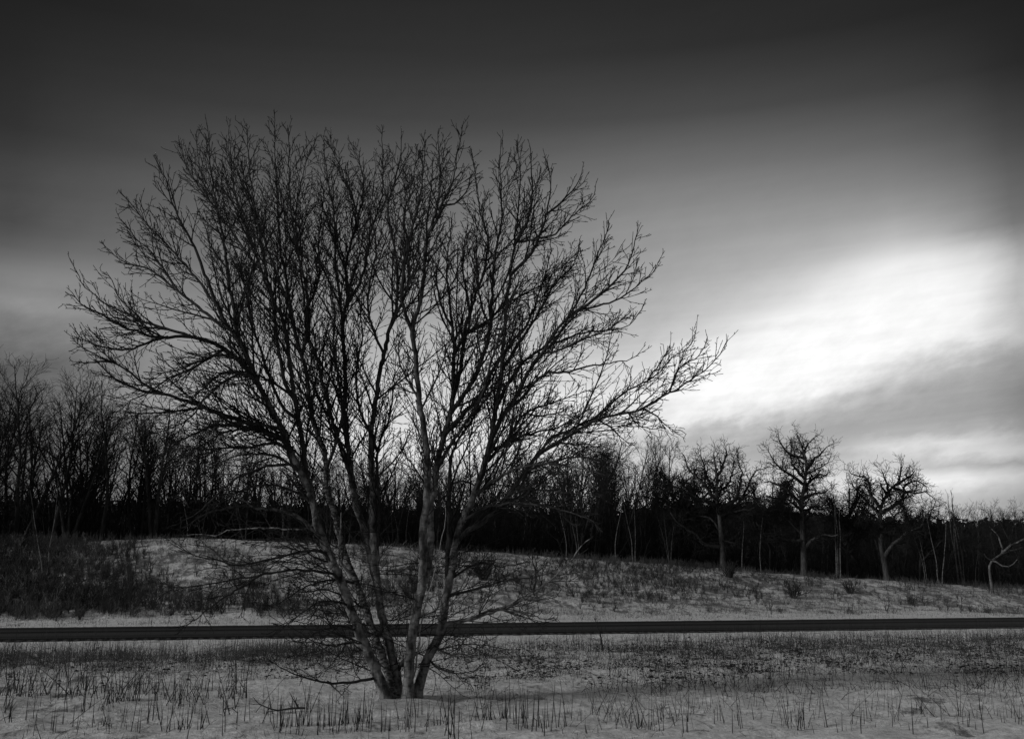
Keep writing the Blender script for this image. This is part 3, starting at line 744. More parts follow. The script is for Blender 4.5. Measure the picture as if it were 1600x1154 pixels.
FP = dict(step=[.5, .35, .28, .22], wig=[.05, .09, .13, .16], up=[.01, .05, .05, .05], tip=.0072,
          space=[.26, .24, .17, 9], bare=[.22, .15, .1, 0], ang=[(26, 48), (22, 45), (22, 50), (0, 0)],
          len=[lambda t, L, r: (0.4 + 0.24 * L * min(1, 4.5 * (1 - t) + .12) * (.55 + .45 * min(1, t * 2.2))) * r.uniform(.6, 1.15), lambda t, L, r: (.35 + .36 * L * (1 - t)) * r.uniform(.6, 1.2), lambda t, L, r: r.uniform(.2, .6), None],
          rmax=[.2, .05, .02, .011], max=3)
HT = {}
def forest_tree(name, seed, H, P, trunk_r, tm, cm, stems=1, lean=.06, bare0=None):
    rng = random.Random(seed)
    root = empty(name)
    Tt, Tc = Tubes(), Tubes()
    for s in range(stems):
        a = rng.uniform(0, 6.28)
        d = Vector((math.cos(a) * lean * (1 + stems * .6), math.sin(a) * lean * (1 + stems * .6), 1)).normalized()
        p = Vector((0, 0, -.3)) + (Vector((math.cos(a), math.sin(a), 0)) * .15 * (stems > 1))
        hh = H * rng.uniform(.85, 1) if stems > 1 else H
        n = 15; pts = [p.copy()]; dirs = [d.copy()]
        for i in range(n - 1):
            d = (d + rvec(rng) * P['wig'][0] + Vector((0, 0, .04))).normalized()
            p = p + d * ((hh + .3) / (n - 1)); pts.append(p.copy()); dirs.append(d.copy())
        k = hh / max(.1, pts[-1].z)
        pts = [Vector((q.x, q.y, q.z * k if q.z > 0 else q.z)) for q in pts]
        rr = [trunk_r * (1 - .93 * (i / (n - 1)) ** .9) + .008 for i in range(n)]
        Tt.add(pts, rr, 7)
        s_ = hh * (bare0 if bare0 is not None else P['bare'][0]); phi = rng.uniform(0, 6)
        while s_ < hh:
            f = s_ / hh * (n - 1); i = min(n - 2, int(f)); q = pts[i].lerp(pts[i + 1], f - i)
            phi += 2.4 + rng.uniform(-.5, .5)
            t = s_ / hh
            L = P['len'][0](t, hh, rng)
            sprout(Tc, q, rot_dir(dirs[i], rad(rng.uniform(*P['ang'][0])), phi), L, min(rr[i] * .6, P['rmax'][1]), 1, rng, P)
            s_ += P['space'][0] * rng.uniform(.6, 1.4)
    Tt.build('trunk', tm, root); c = Tc.build('crown', cm, root)
    zz = np.concatenate([np.array(P_)[:, -1, 2] for P_, R_ in Tc.g.values()]); HT[root] = float(np.percentile(zz, 98))
    return root
protos = []
for i in range(7):
    P = dict(FP); P['space'] = [.32 + .07 * (i % 3), .27, .18, 9]
    if i % 3 == 1: P['ang'] = [(18, 38), (20, 45), (25, 50), (0, 0)]
    r = forest_tree('bare_tree', 100 + i, 11.0, P, .11 + .02 * (i % 3), (FBARK, FBARK2)[i % 2], FTWIG, stems=(2, 1, 3)[i % 3], lean=(.07, .05, .10)[i % 3])
    protos.append(r)
# slender pale sapling prototypes
SP = dict(FP); SP['space'] = [.42, .38, .34, 9]; SP['tip'] = .006; SP['rmax'] = [.1, .018, .01, .007]; SP['ang'] = [(18, 38), (20, 40), (20, 45), (0, 0)]
SP['len'] = [lambda t, L, r: (.35 + .20 * L * (1 - t)) * r.uniform(.6, 1.1), lambda t, L, r: (.2 + .3 * L * (1 - t)) * r.uniform(.6, 1.2), lambda t, L, r: r.uniform(.15, .35), None]
sap1 = forest_tree('birch_sapling', 301, 6.0, SP, .045, PALEB, FTWIG, stems=1, bare0=.4)
sap2 = forest_tree('birch_sapling', 302, 6.0, SP, .045, PALEB, FTWIG, stems=3, lean=.02, bare0=.45)
sap3 = forest_tree('birch_sapling', 305, 6.0, SP, .04, PALEB, FTWIG, stems=2, lean=.05, bare0=.25)
used = {}
def place(proto, px, v, top=None, H=None, base=6.0, label=None, cat='tree', group=None, wide=1.0, rz=None, rng_=random.Random(5)):
    p = gp(px, v)
    h = h_for(px, top, p) if top else H
    s = h / HT[proto]
    rz = rng_.uniform(0, 6.28) if rz is None else rz
    if proto not in used:
        used[proto] = 1; o = proto; o.location = p; o.rotation_euler = (0, 0, rz); o.scale = (s * wide, s * wide, s)
    else:
        o = copy_tree(proto, p, rz, s * wide, s)
    tag(o, label, cat, group)
    return o
rw = random.Random(77)
TOP = ([0, 40, 90, 150, 200, 260, 330, 400, 470, 560, 640, 700, 770, 840, 900, 960, 1010, 1040, 1060], [585, 600, 612, 608, 628, 642, 658, 676, 700, 712, 720, 716, 705, 690, 688, 692, 690, 720, 770])
feat = [(22, 57.5, 566, 0), (75, 58.5, 578, 1), (128, 60, 610, 3), (152, 58, 588, 4), (215, 60, 636, 2), (240, 59, 625, 5), (1008, 60, 682, 6), (965, 61, 684, 0)]
labs = ['tall dark bare tree at the far left edge of the wood', 'tall round-headed bare tree second from the left edge of the wood', 'slim bare tree just left of the pointed one in the left wood',
        'tall pointed bare tree rising above the left wood under the lowest branches', 'dark bare tree rising behind the left crown of the big tree', 'upright bare tree in the left wood behind the long low branches',
        'fine-twigged bare tree at the right end of the middle wood', 'fine-twigged bare tree next left of the wood\'s right end']
for (px, v, top, k), lb in zip(feat, labs):
    place(protos[k], px, v, top=top, base=11.0, label=lb, wide=1.15 if px < 400 else 1.0)
cnt = 0
zones = [(-200, 330, 'tall bare tree crowding the dark wood left of the big tree', 'tall bare trees of the left wood'),
         (330, 700, 'bare tree in the dark wood seen through the big tree', 'bare trees of the wood behind the big tree'),
         (700, 1075, 'bare tree in the dark wood between big tree and oaks', 'bare trees of the wood right of the big tree')]
for (row_v, step_px) in ((58, 36), (63, 31), (69, 27), (77, 24)):
    px = -160 + rw.uniform(0, 10)
    while px < 1070:
        top = float(np.interp(px, TOP[0], TOP[1])) + rw.uniform(-4, 60)
        for z0, z1, lb, gr in zones:
            if z0 <= px < z1: break
        if px < 430 and row_v > 60 and rw.random() < (.72 if px < 300 else .4): px += step_px; continue
        if not any(abs(px - f[0]) < 9 and row_v < 60 for f in feat):
            place(protos[rw.randrange(7)], px, row_v + rw.uniform(-1.2, 2.5), top=top, base=11.0, label=lb if row_v < 60 else lb.replace('in the dark wood', 'deeper in the dark wood').replace('crowding the dark wood', 'standing deeper in the dark wood'), group=gr, wide=rw.uniform(.85, 1.3)); cnt += 1
        px += step_px * rw.uniform(.6, 1.4)
# lower wood behind the oaks
for row_v in (72, 82, 95):
    px = 1075 + rw.uniform(0, 10)
    while px < 1760:
        hum = 12 * math.exp(-((px - 1180) / 60) ** 2)
        top = 790 - hum + rw.uniform(-6, 40) + (2 if px > 1450 else 0)
        place(protos[rw.randrange(7)], px, row_v + rw.uniform(-3, 3), top=top, base=11.0, label='low bare tree in the dark wood behind the pale oaks', group='low bare trees behind the oaks', wide=rw.uniform(.8, 1.3)); cnt += 1
        px += 26 * rw.uniform(.6, 1.4)
print('wood trees', cnt)

# pale saplings along the edge of the wood
pal = [(sap1, 1160, 56.5, 800, 'thin leaning pale sapling right of the first spreading oak'), (sap1, 1190, 56.5, 800, 'thin pale sapling leaning right, just left of the tallest oak'),
       (sap2, 1310, 55.5, 775, 'cluster of three pale straight saplings right of the tallest oak'), (sap3, 1468, 54.0, 800, 'pale forked sapling standing out on the bank near the right edge'),
       (sap3, 1448, 55.5, 835, 'small pale sapling just left of the forked one on the bank'), (sap2, 1500, 62, 764, 'tall thin pale tree with fan of fine twigs above the right wood'),
       (sap1, 1524, 57, 850, 'small pale sapling left of the crooked pale tree'), (sap1, 1507, 57, 845, 'pale sapling under the fan-topped thin tree'),
       (sap3, 992, 56, 790, 'pale forked sapling at the wood edge left of the first oak'), (sap1, 963, 57.5, 775, 'straight pale trunk at the wood edge, left of the forked sapling'),
       (sap1, 288, 55.5, 775, 'single pale birch trunk at the bank top left of the big tree'), (sap3, 72, 50, 760, 'many-stemmed thin sapling in the brush at far left'),
       (sap1, 885, 57, 790, 'slim pale sapling at the wood edge beside the low right branch'), (sap3, 905, 54.5, 805, 'thin forked sapling on the bank at the low right branch tip'),
       (sap1, 620, 58, 775, 'slim pale trunk seen between the centre stems, left one'), (sap1, 634, 58, 770, 'slim pale trunk seen between the centre stems, right one')]
for pr, px, v, top, lb in pal: place(pr, px, v, top=top, base=6.0, label=lb)

# ------------------------------------------------------------------ oaks with traced main limbs
OP = dict(step=[.3, .3, .22, .16], wig=[.1, .22, .28, .3], up=[.02, .05, .05, .03], tip=.0095,
          space=[.5, .17, .12, 9], bare=[0, .1, .1, 0], ang=[(30, 62), (30, 65), (30, 70), (0, 0)],
          len=[None, lambda t, L, r: (.35 + .45 * L * (1 - t)) * r.uniform(.6, 1.3), lambda t, L, r: r.uniform(.12, .55), None],
          rmax=[.3, .045, .022, .013], max=3)
def oak(name, label, D, trunk, limbs, seed, r_tr, side=1.0, fill=0, bark=None, cm=None):
    rng = random.Random(seed)
    b = unp(trunk[0][0], trunk[0][1], D); b.z = ground(b.x, b.y)
    root = empty(name, b); tag(root, label, 'tree')
    k = D / F
    P3 = [unp(px, py, D + (i * .12 - .2) * side) for i, (px, py) in enumerate(trunk)]
    P3[0] = b.copy(); P3.insert(0, b - Vector((0, 0, .4)))
    sm = catmull(P3, .3); n = len(sm)
    rr = [(r_tr * .66 * (1 - .8 * (i / (n - 1)) ** .9) + .02) * (1 + .5 * max(0, 1 - i / 4) ** 2) for i in range(n)]
    T = Tubes(); T.add([p - b for p in sm], rr, 9)
    tr = T.build('trunk', bark or OAKB, root)
    Tl, Tc = Tubes(), Tubes()
    allp = [(sm, rr, 1.5)]
    for j, (r0, dd, pts) in enumerate(limbs):
        st = unp(pts[0][0], pts[0][1], D)
        i0 = min(range(n), key=lambda i: (sm[i].x - st.x) ** 2 + (sm[i].z - st.z) ** 2)
        q = [sm[i0].copy()] + [unp(px, py, sm[i0].y + dd * (m + 1) / (len(pts) - 1)) for m, (px, py) in enumerate(pts[1:])]
        s2 = catmull(q, .28)
        for i in range(1, len(s2)): s2[i] += rvec(rng) * .035
        m2 = len(s2); r2 = [r0 * .64 * k * (1 - .85 * i / (m2 - 1)) + .014 for i in range(m2)]
        Tl = Tubes(); Tl.add([p - b for p in s2], r2, 6); allp.append((s2, r2, .2))
        Tl.build('limb', bark or (OAKB if j < 3 else FBARK), root)
    for s2, r2, skip in allp:
        m2 = len(s2); tot = sum((s2[i + 1] - s2[i]).length for i in range(m2 - 1)); acc = 0; nxt = skip * 2.2 + .3; phi = rng.uniform(0, 6)
        for i in range(m2 - 1):
            acc += (s2[i + 1] - s2[i]).length
            while acc >= nxt:
                nxt += rng.uniform(.11, .26); rem = tot - acc
                L = (.5 + .34 * min(rem, 4)) * rng.uniform(.5, 1.15); phi += 2.4 + rng.uniform(-.6, .6)
                sprout(Tc, s2[i], rot_dir((s2[i + 1] - s2[i]).normalized(), rad(rng.uniform(35, 75)), phi), L, min(r2[i] * .55, .05), 1, rng, OP)
        for q in range(2): sprout(Tc, s2[-1], rot_dir((s2[-1] - s2[-2]).normalized(), rad(20), rng.uniform(0, 6)), .6, .02, 1, rng, OP)
    v, f = Tc.arrays(); v = v - np.array(b)
    link_mesh('crown', v, f, cm or FTWIG, root)
    return root
oak('oak_tree', 'spreading bare oak with long pale low limb reaching left, leftmost of the oaks', 62.5,
    [(1130,880),(1128,854),(1126,830),(1124,806),(1120,781),(1120,745),(1115,710)],
    [(4, -1.5, [(1126,854),(1105,852),(1088,837),(1071,825),(1055,813),(1048,800)]), (4.5, 1, [(1121,778),(1096,752),(1081,738),(1072,722),(1067,710)]),
     (4, -2, [(1122,790),(1104,782),(1088,776),(1064,764),(1050,758)]), (4.5, 1.5, [(1125,812),(1144,796),(1161,776),(1171,752),(1184,732)]),
     (4, -1.5, [(1124,798),(1140,788),(1152,774),(1159,745),(1153,718)]), (4, .6, [(1120,745),(1132,721),(1137,702)]), (3.5, 2, [(1120,768),(1105,745),(1098,722),(1094,708)]),
     (3, -2, [(1124,806),(1145,800),(1170,795),(1190,785)]), (3, 2, [(1120,770),(1140,752),(1146,730),(1148,712)]), (2.4, 2, [(1126,830),(1112,812),(1095,806),(1080,805)]), (2.4, -1, [(1126,848),(1136,846),(1146,847)])], 1, .26)
oak('oak_tree', 'tallest bare oak with straight pale trunk and round crown', 63,
    [(1256,888),(1255,854),(1253,818),(1253,781),(1257,757),(1260,726),(1254,701),(1246,680)],
    [(3.2, -1.5, [(1248,844),(1229,842),(1210,838),(1195,836)]), (4.2, -1, [(1257,850),(1273,840),(1285,835),(1300,836),(1310,833)]), (2.6, 1.5, [(1251,832),(1234,815),(1220,803)]),
     (4.2, -2, [(1251,808),(1235,800),(1224,796),(1198,798),(1180,793)]), (4.5, 1, [(1252,788),(1234,769),(1222,760),(1210,755),(1196,752)]), (4.2, -1, [(1257,757),(1241,745),(1222,733),(1210,722),(1206,712)]),
     (3.4, 1.2, [(1256,720),(1243,712),(1232,706),(1222,696),(1216,686)]), (4.6, -1, [(1254,783),(1263,775),(1273,772),(1285,769),(1294,764)]), (4.2, 1.6, [(1256,770),(1266,752),(1277,742),(1290,742)]),
     (4, -.6, [(1260,733),(1273,716),(1284,706),(1293,697)]), (3, .5, [(1255,705),(1262,694),(1268,688)]), (3, -2, [(1252,800),(1240,785),(1218,778),(1196,776)]), (3, 2, [(1257,745),(1240,728),(1236,715),(1238,700)]),
     (2.8, 2, [(1254,800),(1270,793),(1288,790),(1300,785)]), (2.2, 1, [(1257,856),(1268,858),(1276,864)]), (2.4, -1, [(1258,742),(1272,735),(1284,728),(1294,722)])], 2, .27)
oak('oak_tree', 'flat-topped bare oak with pale fork low on its trunk, rightmost of the oaks', 64,
    [(1386,904),(1382,881),(1377,858),(1376,841),(1380,829),(1377,816),(1376,794),(1389,767),(1404,752),(1408,729)],
    [(4.6, -1.2, [(1383,869),(1390,854),(1408,839),(1425,827),(1439,823),(1444,808),(1452,797)]), (5, 1.4, [(1378,800),(1394,791),(1412,777),(1414,760),(1430,752),(1444,757)]), (4.4, -1, [(1376,794),(1367,782),(1360,771),(1360,760),(1350,746),(1330,740)]),
     (3.6, 1, [(1384,772),(1383,768),(1377,760),(1370,757)]), (3, 1.5, [(1378,815),(1358,800),(1340,790),(1325,785)]), (3, -1.5, [(1378,825),(1395,812),(1404,800),(1420,795)]), (3.4, -1, [(1412,777),(1430,770),(1445,768),(1456,775)]),
     (3, .8, [(1390,766),(1382,748),(1378,735)]), (3, 1, [(1414,760),(1420,745),(1428,735)]), (2.6, -2, [(1379,828),(1365,822),(1350,812),(1340,805)]), (3, 1, [(1376,798),(1352,782),(1338,765),(1330,755)]), (2.6, 1, [(1376,845),(1370,838),(1364,838)])], 3, .25)
oak('crooked_tree', 'crooked pale leaning tree at the right edge of the wood', 60,
    [(1549,906),(1546,884),(1556,871),(1566,864),(1587,858),(1603,853),(1615,848)],
    [(3, -1, [(1566,864),(1579,852),(1597,843),(1608,838)]), (2, .8, [(1564,866),(1562,845),(1556,832),(1550,826)]), (1.8, -1, [(1552,878),(1575,886),(1590,874)]), (1.6, -.5, [(1548,880),(1540,870),(1536,864)])], 4, .10, bark=PALEB)
# smaller dark oaks filling between
def small_oak(px, v, top, seed, label, wpx, name='oak_tree'):
    p = gp(px, v); r = random.Random(seed); D = p.y
    py0 = 908 - (p.z - 1.6) / D * F
    h = py0 - top
    tr = [(px, py0), (px + r.uniform(-3, 3), py0 - h * .3), (px + r.uniform(-5, 5), py0 - h * .6), (px + r.uniform(-6, 6), top + 10)]
    lim = []
    for k in range(11):
        s = -1 if k % 2 else 1; y0 = py0 - h * r.uniform(.3, .75); w = wpx * r.uniform(.6, 1)
        lim.append((r.uniform(2, 3.4), r.uniform(-2, 2), [(px, y0), (px + s * w * .45, y0 - h * .12), (px + s * w * .8, y0 - h * r.uniform(.15, .3)), (px + s * w, max(top + 6, y0 - h * r.uniform(.2, .5)))]))
    return oak(name, label, D, tr, lim, seed, .16, bark=FBARK)
small_oak(1062, 60, 738, 11, 'dark bushy oak filling the gap left of the first spreading oak', 34)
small_oak(1325, 61, 752, 12, 'dark bushy oak between the tallest and the flat-topped oak', 38)
small_oak(1205, 66, 752, 13, 'dark low oak between the first two spreading oaks', 40)
small_oak(1440, 66, 785, 14, 'dark low oak right of the flat-topped oak', 36)
small_oak(1090, 68, 745, 15, 'dark oak half hidden behind the first spreading oak', 34)

# ------------------------------------------------------------------ instanced-by-numpy stuff
def scatter(name, template, pos, rz, sc_, m, label, cat, lean=None, kind='stuff', zs=None):
    tv, tf = template
    n = len(pos); c, s = np.cos(rz), np.sin(rz)
    V_ = np.empty((n, len(tv), 3))
    V_[:, :, 0] = (tv[None, :, 0] * c[:, None] - tv[None, :, 1] * s[:, None]) * sc_[:, None]
    V_[:, :, 1] = (tv[None, :, 0] * s[:, None] + tv[None, :, 1] * c[:, None]) * sc_[:, None]
    V_[:, :, 2] = tv[None, :, 2] * (zs if zs is not None else sc_)[:, None]
    V_ += np.asarray(pos)[:, None, :]
    F_ = tf[None] + (np.arange(n) * len(tv))[:, None, None]
    return V_.reshape(-1, 3), F_.reshape(-1, tf.shape[1])
def merge(parts):
    V_, F_, o = [], [], 0
    for v, f in parts: V_.append(v); F_.append(f + o); o += len(v)
    return np.concatenate(V_), np.concatenate(F_)
def shrub_template(seed, n, h, spread, tip, lv=2, wig=.14):
    rng = random.Random(seed); T = Tubes()
    P = dict(FP); P['step'] = [.2 * h] * 4; P['tip'] = tip; P['wig'] = [wig] * 4; P['space'] = [9, .16 * h, .12 * h, 9]; P['max'] = lv
    P['len'] = [None, lambda t, L, r: (.1 + .4 * L * (1 - t)) * r.uniform(.6, 1.2), lambda t, L, r: r.uniform(.08, .2) * h, None]
    P['rmax'] = [tip * 3, tip * 2.2, tip * 1.5, tip]
    for i in range(n):
        a = rng.uniform(0, 6.28); d = Vector((math.cos(a) * spread, math.sin(a) * spread, 1)).normalized()
        sprout(T, Vector((math.cos(a), math.sin(a), 0)) * rng.uniform(0, .12 * h), rot_dir(d, rad(rng.uniform(0, 25)), rng.uniform(0, 6)), h * rng.uniform(.6, 1.05), tip * 2.5, 1, rng, P)
    return T.arrays()

# wood undergrowth: tangle filling the floor of the wood
rg = np.random.RandomState(4); rr_ = random.Random(9)
parts = []
tmpl = [shrub_template(40 + i, 7, 3.0, .3, .014) for i in range(3)]
for i in range(3):
    pos, scl = [], []
    for k in range(420):
        px = rr_.uniform(-300, 1900); v = rr_.uniform(58.5, 80) if px < 1080 else rr_.uniform(62, 90)
        p = gp(px, v, -.1); pos.append(tuple(p)); scl.append(rr_.uniform(.6, 1.5) if px < 1080 else rr_.uniform(.5, 1.1))
    parts.append(scatter('', tmpl[i], pos, rg.uniform(0, 6.28, len(pos)), np.array(scl), None, '', ''))
v, f = merge(parts)
tag(link_mesh('undergrowth', v, f, FTWIG, smooth=False), 'dark tangled undergrowth filling the floor of the wood', 'undergrowth', kind='stuff')

# far wood on the ridge: thousands of small ragged crowns
NT = 6400
rp = np.random.RandomState(8)
pos = np.zeros((NT, 3)); 
for i in range(NT):
    k = rp.uniform(-.95, .95); v_ = 100 + 85 * rp.rand() ** .8
    y = v_ * 1.033 / (1 - .26 * k); x = k * y
    pos[i] = (x, y, ground(x, y))
def crown_tpl(seed, conifer):
    r = np.random.RandomState(seed); n = 90
    t = r.rand(n) ** .8; rad_ = (1 - t) * 1.3 + .1 if conifer else np.sqrt(np.clip(1 - (2 * t - 1) ** 2, 0, 1)) * 1.7 + .1
    a = r.uniform(0, 6.28, n); q = r.rand(n) ** .5
    c = np.stack([np.cos(a) * rad_ * q, np.sin(a) * rad_ * q, .6 + t * 4.6], 1)
    tri = c[:, None, :] + r.normal(0, .33, (n, 3, 3)) * np.array([1, 1, .8])
    return tri.reshape(-1, 3), np.arange(n * 3).reshape(-1, 3)
parts = []
for i in range(4):
    pp = pos[i::4]; s_ = rp.uniform(.75, 1.25, len(pp))
    parts.append(scatter('', crown_tpl(i, i < 2), pp, rp.uniform(0, 6.28, len(pp)), s_, None, '', ''))
v, f = merge(parts)
tag(link_mesh('far_wood', v, f, FAR, smooth=False), 'dark far-off wood covering the low ridge behind the trees', 'wood', kind='stuff')

# ------------------------------------------------------------------ brush and weeds on the bank
def field_scatter(n, fn, seed):
    r = random.Random(seed); P_ = []
    tries = 0
    while len(P_) < n and tries < n * 40:
        tries += 1
        px = r.uniform(-300, 1900); v = r.uniform(*fn['v'])
        if r.random() < fn['d'](px, v):
            q = gp(px, v, -.03)
            P_.append(tuple(q))
    return np.array(P_)
bt = [shrub_template(60 + i, 6, 1.0, .18, .0085, wig=.12) for i in range(4)]
def dens_left(px, v):
    n_ = noise.noise(Vector((px * .012, v * .22, 3)))
    low = sstep(43.4, 45.6, v + 1.6 * noise.noise(Vector((px * .05, 1, 2))))
    # dark patch at far left to the crest; lower band reaching right
    a = (1 - sstep(160, 350, px + (v - 46) * 11)) * 1.0
    b = (1 - sstep(45.0, 47.5, v)) * (1 - sstep(420, 620, px)) * .5
    c = .3 * math.exp(-((px - 390) / 60) ** 2) * math.exp(-((v - 48) / 2.5) ** 2)
    d = .45 * math.exp(-((px - 640) / 70) ** 2) * math.exp(-((v - 49) / 4) ** 2)
    return max(0, low * (max(a, b) + c + d) + n_ * .3 * (px < 700))
pos = field_scatter(5600, dict(v=(43.4, 57), d=dens_left), 21)
parts = [scatter('', bt[i], pos[i::4], rg.uniform(0, 6.28, len(pos[i::4])), rg.uniform(.28, .6, len(pos[i::4])), None, '', '', zs=rg.uniform(.25, .7, len(pos[i::4]))) for i in range(4)]
v, f = merge(parts)
tag(link_mesh('brush', v, f, BRUSH, smooth=False), 'dense dark leafless brush covering the left end of the snowy bank', 'brush', kind='stuff')
def dens_right(px, v):
    n_ = noise.noise(Vector((px * .02, v * .3, 9)))
    t = sstep(44, 50, v)
    a = math.exp(-((px - 1000) / 130) ** 2) * sstep(46, 51, v)
    return max(0, (.05 + .08 * t + .95 * a) + n_ * .45) * (px > 560)
pos = field_scatter(1800, dict(v=(43.4, 57.5), d=dens_right), 22)
parts = [scatter('', bt[i], pos[i::4], rg.uniform(0, 6.28, len(pos[i::4])), rg.uniform(.18, .55, len(pos[i::4])), None, '', '') for i in range(4)]
v, f = merge(parts)
tag(link_mesh('bank_weeds', v, f, BRUSH, smooth=False), 'thin dry weeds poking through the snow on the right of the bank', 'weeds', kind='stuff')

pos = field_scatter(150, dict(v=(43.6, 57), d=lambda px, v: dens_left(px + 40, v) + .02), 23)
parts = [scatter('', bt[i], pos[i::4], rg.uniform(0, 6.28, len(pos[i::4])), rg.uniform(.6, 1.15, len(pos[i::4])), None, '', '', zs=rg.uniform(.5, 1.0, len(pos[i::4]))) for i in range(4)]
v, f = merge(parts)
tag(link_mesh('tall_brush', v, f, PALEB, smooth=False), 'taller pale-stemmed brush standing among the dark brush of the left bank', 'brush', kind='stuff')
# distinct rounded shrubs on the bank
rs_t = shrub_template(90, 26, 1.0, .55, .011)
for px, v, s, lb in [(1238, 48.5, 1.15, 'dark rounded shrub on the bank below the tallest oak'), (1325, 50, .9, 'dark low shrub on the bank below the pale sapling cluster'),
                     (1140, 53, 1.1, 'dark ragged shrub near the bank top below the first oak'), (755, 50, 1.5, 'dark upright shrub on the bank behind the right stems'),
                     (1420, 47.5, .6, 'small dark shrub low on the bank under the flat-topped oak')]:
    p = gp(px, v, -.05); o = link_mesh('shrub', rs_t[0] * s, rs_t[1], BRUSH, smooth=False, loc=p); o.rotation_euler = (0, 0, px)
    tag(o, lb, 'shrub')

# grass blades / stalks, vectorised
def blades(P0, H, lean, azm, r0, k=4, droop=.25):
    n = len(P0); t = np.linspace(0, 1, k)[None, :, None]
    dirx = np.stack([np.cos(azm), np.sin(azm), np.zeros(n)], 1)[:, None, :]
    up = np.array([0, 0, 1.])[None, None, :]
    Hh = H[:, None, None]
    P = P0[:, None, :] + up * Hh * t * (1 - droop * lean[:, None, None] * t) + dirx * Hh * (lean[:, None, None] * t + droop * lean[:, None, None] * t * t)
    R = r0[:, None] * (1 - .75 * np.linspace(0, 1, k))[None, :]
    return P, R
def area_points(n, x0, x1, v0, v1, dens, seed):
    r = random.Random(seed); P_ = []; tries = 0; n = int(n * 1.3)
    while len(P_) < n and tries < n * 60:
        tries += 1
        v = math.sqrt(r.uniform(v0 * v0, v1 * v1)); px = r.uniform(-330, 1930)
        rr2 = ray(px, 980); k = rr2.x / rr2.y; y = v * 1.033 / (1 - .26 * k); x = k * y
        if r.random() < dens(px, y, v, x): P_.append((x, y, ground(x, y) - .02))
    return np.array(P_)
def nz2(x, y, s, o=0): return noise.noise(Vector((x * s, y * s, o)))
def build_blades(name, P0, hr, lr, rr3, m, label, cat, seed, side=None, droop=.25):
    r = np.random.RandomState(seed); n = len(P0)
    H = r.uniform(hr[0], hr[1], n) * (.35 + 1.1 * r.rand(n) ** 1.3); lean = np.abs(r.normal(0, lr, n)); az_ = r.uniform(0, 6.28, n)
    P, R = blades(P0, H, lean, az_, r.uniform(rr3[0], rr3[1], n), droop=droop)
    v, f = tubes_arrays({(4, 3): (P, R)})
    return tag(link_mesh(name, v, f, m, smooth=False), label, cat, kind='stuff')
# dense band of dry grass between field and road shoulder
def d_band(px, y, v, x):
    c = 21.8 if px < 700 else 21.0
    b = math.exp(-((v - c) / (2.0 if px < 700 else 3.8)) ** 2) * (1 - sstep(26, 27.5, v))
    w = .30 + .70 * (1 - sstep(520, 660, px)) if px < 760 else .20 + .15 * sstep(900, 1100, px)
    return b * w * (.6 + 1.0 * nz2(x, y, .5) + .4 * nz2(x, y, 2))
P0 = area_points(16000, 0, 0, 18.5, 29, d_band, 31)
build_blades('dry_grass', P0, (.10, .34), .55, (.0028, .005), STRAW, 'dry grass standing through the snow beside the near road shoulder', 'grass', 1)
# seed-headed taller grass
P0 = area_points(1500, 0, 0, 20, 28.5, d_band, 32)
build_blades('tall_grass', P0, (.35, .8), .16, (.003, .0055), STRAW_D, 'taller thin grass stalks in the field edge near the road', 'grass', 2)
# clumpy broken weeds in mid field, right of the tree
def d_mid(px, y, v, x):
    a = sstep(680, 760, px); return a * math.exp(-((v - 18.5) / 3.8) ** 2) * (.35 + 1.3 * nz2(x, y, .9, 5) + .6 * nz2(x, y, 3, 2)) + (1 - a) * .35 * math.exp(-((v - 19.5) / 2.2) ** 2) * (.4 + nz2(x, y, .9, 4))
P0 = area_points(6500, 0, 0, 12.5, 26, d_mid, 33)
build_blades('broken_weeds', P0, (.07, .26), .75, (.003, .006), STRAW_D, 'broken dark weeds lying in the snowy field right of the big tree', 'weeds', 3, droop=.6)
# curled dead leaves and seed clumps
r = random.Random(5); lv, lf = [], []
def d_leaf(px, y, v, x): return d_mid(px, y, v, x) * 1.0
P0 = area_points(3600, 0, 0, 15, 27, d_leaf, 34)
for p in P0:
    s = r.uniform(.015, .05); a = r.uniform(0, 6.28); z = r.uniform(.02, .16); o_ = len(lv)
    ca, sa = math.cos(a), math.sin(a)
    for (u, w, q) in [(-1, 0, 0), (0, -.45, .35), (1, 0, .1), (0, .45, .45)]:
        lv.append((p[0] + (u * ca - w * sa) * s, p[1] + (u * sa + w * ca) * s, p[2] + z + q * s * r.uniform(.5, 2)))
    lf += [(o_, o_ + 1, o_ + 2), (o_, o_ + 2, o_ + 3)]
tag(link_mesh('dead_leaves', lv, lf, STRAW_D, smooth=False), 'dark curled dead leaves on the broken weeds in the field', 'leaves', kind='stuff')
# stiff stubble stalks: left band
def d_st(px, y, v, x): return (1 - sstep(370, 420, px)) * math.exp(-((y - 14.6 - .5 * math.sin(px * .02)) / 1.5) ** 2) * (.35 + 1.9 * nz2(x, y, 2.0, 8))
P0 = area_points(520, 0, 0, 11.5, 21, d_st, 35)
build_blades('stubble', P0, (.26, .52), .38, (.005, .009), STRAW_D, 'stiff dark stalks leaning in the snow at left front', 'stalks', 4, droop=.08)
# front stalks below the tree
def d_fr(px, y, v, x): return (sstep(400, 450, px) * (1 - sstep(860, 900, px)) + .30 * (px > 880) + .35 * (px < 400)) * math.exp(-((y - 11.7) / .6) ** 2) * (.35 + 1.9 * nz2(x, y, 2.6, 1))
P0 = area_points(420, 0, 0, 9.5, 15, d_fr, 36)
build_blades('stubble', P0, (.18, .46), .18, (.0042, .0075), STRAW_D, 'thin upright dark stalks in the snow in front of the big tree', 'stalks', 5, droop=.08)
